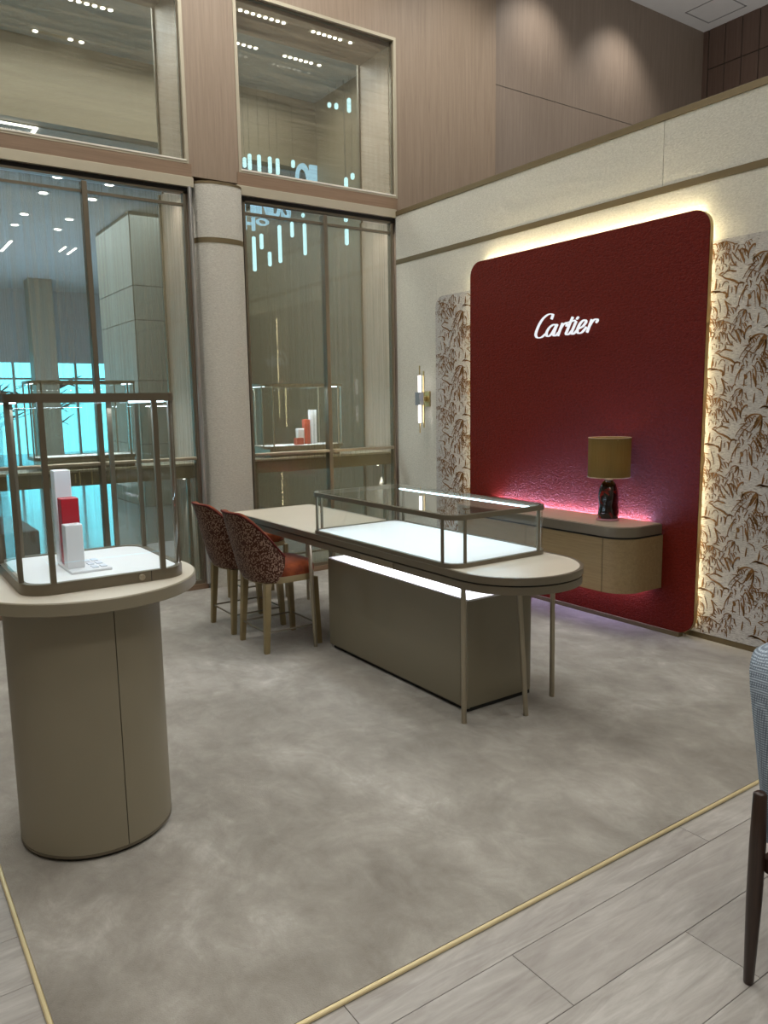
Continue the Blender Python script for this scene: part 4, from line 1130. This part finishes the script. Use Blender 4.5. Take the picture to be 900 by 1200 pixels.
# stone clad pier
pier = thing('stone_pier', 'big grey stone-clad pier with horizontal joints in the mall', 'pier', (4.6, 13.1, 0))
MB().box(3.785, 5.6, 12.215, 14.085, 0, MC - .002).build('core', 'groove', pier)
for z0, z1 in ((0, 1.0), (1.0, 2.0), (2.0, 2.93), (2.93, 3.45), (3.45, MC - .001)):
    MB().box(3.77, 5.6, 12.20, 12.216, z0 + .006, z1 - .006, .003, 1).build('stone_panel', 'mall_stone', pier)
    MB().box(3.77, 3.786, 12.20, 14.10, z0 + .006, z1 - .006, .003, 1).build('stone_panel', 'mall_stone', pier)
colm = thing('mall_column', 'square grey stone column in front of the bright mall doors', 'column', (3.89, 19.7, 0))
MB().box(3.63, 4.15, 19.45, 19.97, 0, MC - .002, .01, 1).build('shaft', 'mall_stone', colm)
MB().box(3.60, 4.18, 19.42, 20.0, 0, .12, .01, 1).build('base', 'dark_grey', colm)
# glazed mall entrance: daylight comes through it
fa = frame_struct('window_5', (4.0, 21.5, 0))
f = MB(); f.box(-4, 11, 21.4, 21.6, 2.75, MC); f.box(-4, 11, 21.44, 21.56, 0, .06)
f.build('header', 'mall_ceiling', fa)
x = -4.0
while x < 11:
    MB().box(x - .03, x + .03, 21.45, 21.55, .06, 2.75).build('mullion', 'silver', fa)
    MB().box(x + .03, x + 1.47, 21.495, 21.505, .06, 2.75).build('pane', 'glass_out', fa)
    MB().box(x + .03, x + 1.47, 21.46, 21.54, 2.32, 2.37).build('transom_bar', 'silver', fa)
    x += 1.5
# bare street trees outside the glazed entrance
M['bark'] = plain('dark_bark', (.02, .03, .035), .9)
def tree(x, y, h, seed, label):
    rg = random.Random(seed)
    t = thing('street_tree', label, 'tree', (x, y, 0))
    MB().tube([(x, y, 0), (x + .05, y, h * .35), (x - .04, y, h * .6)], [.11, .09, .06], 8).build('trunk', 'bark', t, smooth=True)
    b_ = MB()
    for k in range(26):
        z = h * (.25 + .6 * rg.random()); a = rg.random() * 2 * PI; L_ = .5 + .7 * rg.random()
        p0 = Vector((x, y, min(z, h * .6))); p1 = p0 + Vector((math.cos(a) * L_ * .5, math.sin(a) * .2, .25)); p2 = p1 + Vector((math.cos(a + .6) * L_ * .5, .05, .25 * rg.uniform(-1, 1)))
        b_.tube([p0, p1, p2], [.04, .025, .008], 5)
    o = b_.build('branches', 'bark', t, smooth=True); o['kind'] = 'stuff'
    return t
struct(MB().box(-6, 14, 22.5, 30, -.12, -.02).build('ground_outside', plain('pale_street', (.45, .47, .48), .8)))
tree(4.75, 23.6, 3.4, 3, 'dark bare street tree outside the mall doors, right of the square column')
tree(3.25, 23.2, 3.0, 5, 'dark bare street tree outside the mall doors, left of the square column')
bn = thing('bench', 'low dark grey bench on the polished mall floor outside the left window', 'bench', (1.05, 8.6, 0))
MB().box(.2, 1.42, 8.0, 9.3, .08, .42, .02, 2).build('seat_block', 'dark_grey', bn)
MB().box(.26, 1.36, 8.06, 9.24, 0, .08).build('plinth', 'black', bn)

# ceiling lights in the mall
GD = 'recessed downlights in the mall ceiling'
for r_i, (y, nm) in enumerate(((10.9, 'nearest'), (11.78, 'second nearest'), (13.18, 'third nearest'), (14.0, 'farthest'))):
    for x, sd in ((2.485, 'left'), (3.14, 'right')):
        t = thing('recessed_downlight', 'round recessed downlight in the mall ceiling, %s of the %s pair' % (sd, nm), 'ceiling light', (x, y, MC - .02), GD)
        MB().lathe([(.085, MC - .012), (.085, MC)], x, y, 20).build('rim', 'white', t, smooth=True)
        MB().lathe([(.055, MC - .018), (.055, MC - .010)], x, y, 20).build('lamp', 'downlight', t, smooth=True)
for (x0, y0, x1, y1, nm) in ((2.62, 15.3, 2.66, 16.4, 'leftmost'), (3.55, 15.37, 3.58, 15.9, 'middle'), (3.74, 15.4, 3.77, 16.1, 'rightmost')):
    t = thing('linear_light', '%s thin linear light in the mall ceiling before the bright doors' % nm, 'ceiling light', ((x0 + x1) / 2, (y0 + y1) / 2, MC - .03), 'linear lights in the mall ceiling')
    MB().box(x0 - .01, x1 + .01, y0, y1, MC - .015, MC).build('housing', 'white', t)
    MB().box(x0, x1, y0 + .01, y1 - .01, MC - .022, MC - .012).build('diffuser', 'downlight', t)
t = thing('light_cove', 'rectangular white light line in the mall ceiling seen at the bottom of the upper left window', 'ceiling light', (1.2, 9.5, MC - .02))
for a in ((.2, 1.93, 9.17, 9.20), (1.90, 1.93, 9.20, 9.95), (.2, 1.93, 9.95, 9.98)): MB().box(*a, MC - .012, MC).build('light_line', 'downlight', t)
# rows of small spots: in the window soffit; those in the high mall ceiling stand in for reflections
def row(label, x0, x1, y, z, n, extra=None, r=.016):
    xs = [x0 + (x1 - x0) * k / (n - 1) for k in range(n)] + ([extra] if extra else [])
    t = thing('spotlight_row', label, 'ceiling light', ((x0 + x1) / 2, y, z - .02), 'rows of small ceiling spots')
    MB().box(min(xs) - .04, max(xs) + .04, y - .03, y + .03, z - .004, z).build('tray', 'champagne_pale', t)
    for x in xs: MB().lathe([(r, z - .010), (r, z - .003)], x, y, 14).build('lamp', 'downlight', t, smooth=True)
row('row of eight tiny spots in the oak soffit, left in the upper right window', 3.088, 3.503, 6.54, 4.965, 8)
row('tiny spots with one apart in the oak soffit of the upper right window', 3.805, 4.093, 6.54, 4.965, 6, 4.205)
row('row of five small spots standing in for reflected lights, left in the upper right window', 3.66, 3.94, 8.0, 5.38, 5, None, .02)
row('small spots with one apart standing in for reflected lights, upper right window', 4.287, 4.616, 8.0, 5.38, 6, 4.72, .02)
row('row of small spots standing in for reflected lights in the upper left window', 2.06, 2.425, 8.02, 5.38, 6, None, .022)
row('row of three small spots standing in for reflected lights low in the upper left window', 1.906, 2.354, 8.85, 5.38, 2, 2.245, .024)

# hanging light sticks and the blue-white letters
GS = 'hanging light sticks in the mall'
def stick(x, y, z0, z1, label, top):
    t = thing('light_stick', label, 'hanging light', (x, y, z0), GS)
    r = .024
    MB().lathe([(r * .5, z0), (r, z0 + .012), (r, z1 - .012), (r * .5, z1)], x, y, 10).build('tube', 'stick', t, smooth=True)
    MB().tube([(x, y, z1), (x, y, top)], .002, 4).build('cord', 'groove', t)
LOW = [(4.31, 3.24, 3.655), (4.415, 3.515, 3.698), (4.52, 3.319, 3.493), (4.669, 3.373, 3.828), (4.848, 3.703, 3.889), (5.030, 3.499, 3.890), (5.025, 3.97, 4.02)]
ORD = ['first', 'second', 'third', 'fourth', 'fifth', 'sixth', 'seventh']
for i, (x, z0, z1) in enumerate(LOW):
    stick(x, 9.0 + .02 * (i == 6), z0, z1, '%s from left of the glowing light sticks in the right lower window' % ORD[i] if i < 6 else 'very short light stick above the sixth in the right lower window', 4.60)
UP = [(4.18, 4.42, 4.535), (4.248, 4.40, 4.585), (4.373, 4.40, 4.595), (4.517, 4.40, 4.595), (4.622, 4.40, 4.592), (4.838, 4.517, 4.605)]
for i, (x, z0, z1) in enumerate(UP):
    stick(x, 8.90, z0, z1, '%s from left of the light sticks at the foot of the upper right window' % ORD[i], 5.37)
SIDE = [(8.51, 5.164, 5.221, 'left of the two tiny sticks on the side wall high in the upper right window'), (8.35, 5.097, 5.163, 'right of the two tiny sticks on the side wall high in the upper right window'),
        (8.065, 4.974, 5.131, 'short light stick high on the side wall in the upper right window'), (8.167, 4.10, 4.273, 'light stick on the side wall at the right foot of the upper right window'),
        (8.02, 4.217, 4.286, 'tiny light stick right of the foot stick in the upper right window'), (8.18, 3.497, 3.689, 'light stick at the top right of the right lower window'),
        (8.19, 3.768, 3.90, 'upper short light stick at the top right of the right lower window')]
for y, z0, z1, lb in SIDE: stick(5.15, y, z0, z1, lb, 5.37)

def letters(text, x0, x1, z0, z1, y, label):
    cu = bpy.data.curves.new('tmp', 'FONT'); cu.body = text; cu.extrude = .02; cu.size = 1.0; cu.offset = .02
    o = bpy.data.objects.new('tmp', cu); COL.objects.link(o)
    dg = bpy.context.evaluated_depsgraph_get()
    me = bpy.data.meshes.new_from_object(o.evaluated_get(dg))
    bpy.data.objects.remove(o)
    xs = [v.co.x for v in me.vertices]; ys = [v.co.y for v in me.vertices]
    sx_, sy_ = (x1 - x0) / (max(xs) - min(xs)), (z1 - z0) / (max(ys) - min(ys))
    for v in me.vertices:
        a, b_, c_ = v.co
        v.co = ((a - min(xs)) * sx_ - (x1 - x0) / 2, c_, (b_ - min(ys)) * sy_)
    me.materials.append(M['letter_glow'])
    ob = bpy.data.objects.new('glowing_letter', me); COL.objects.link(ob)
    ob.location = ((x0 + x1) / 2, y, z0)
    tag(ob, label, 'letter', 'glowing blue-white letters in the mall')
    return ob
x = 4.178
for i, (c_, w) in enumerate((('H', .16), ('I', .06), ('N', .16), ('D', .15), ('S', .14))):
    letters(c_, x, x + w - .018, 3.895, 4.25, 9.0, 'glowing letter %s in the upper word, seen below the beam in the right lower window' % c_); x += w
letters('H', 4.165, 4.31, 3.715, 3.872, 8.96, 'glowing letter H of the lower word at the top left of the right lower window')
letters('O', 4.335, 4.50, 3.790, 3.872, 8.96, 'glowing letter O of the lower word at the top left of the right lower window')
letters('O', 4.915, 5.105, 4.25, 4.612, 8.975, 'glowing letter O at the foot of the upper right window')
letters('1', 5.115, 5.215, 4.25, 4.612, 8.975, 'glowing numeral 1 at the foot of the upper right window')
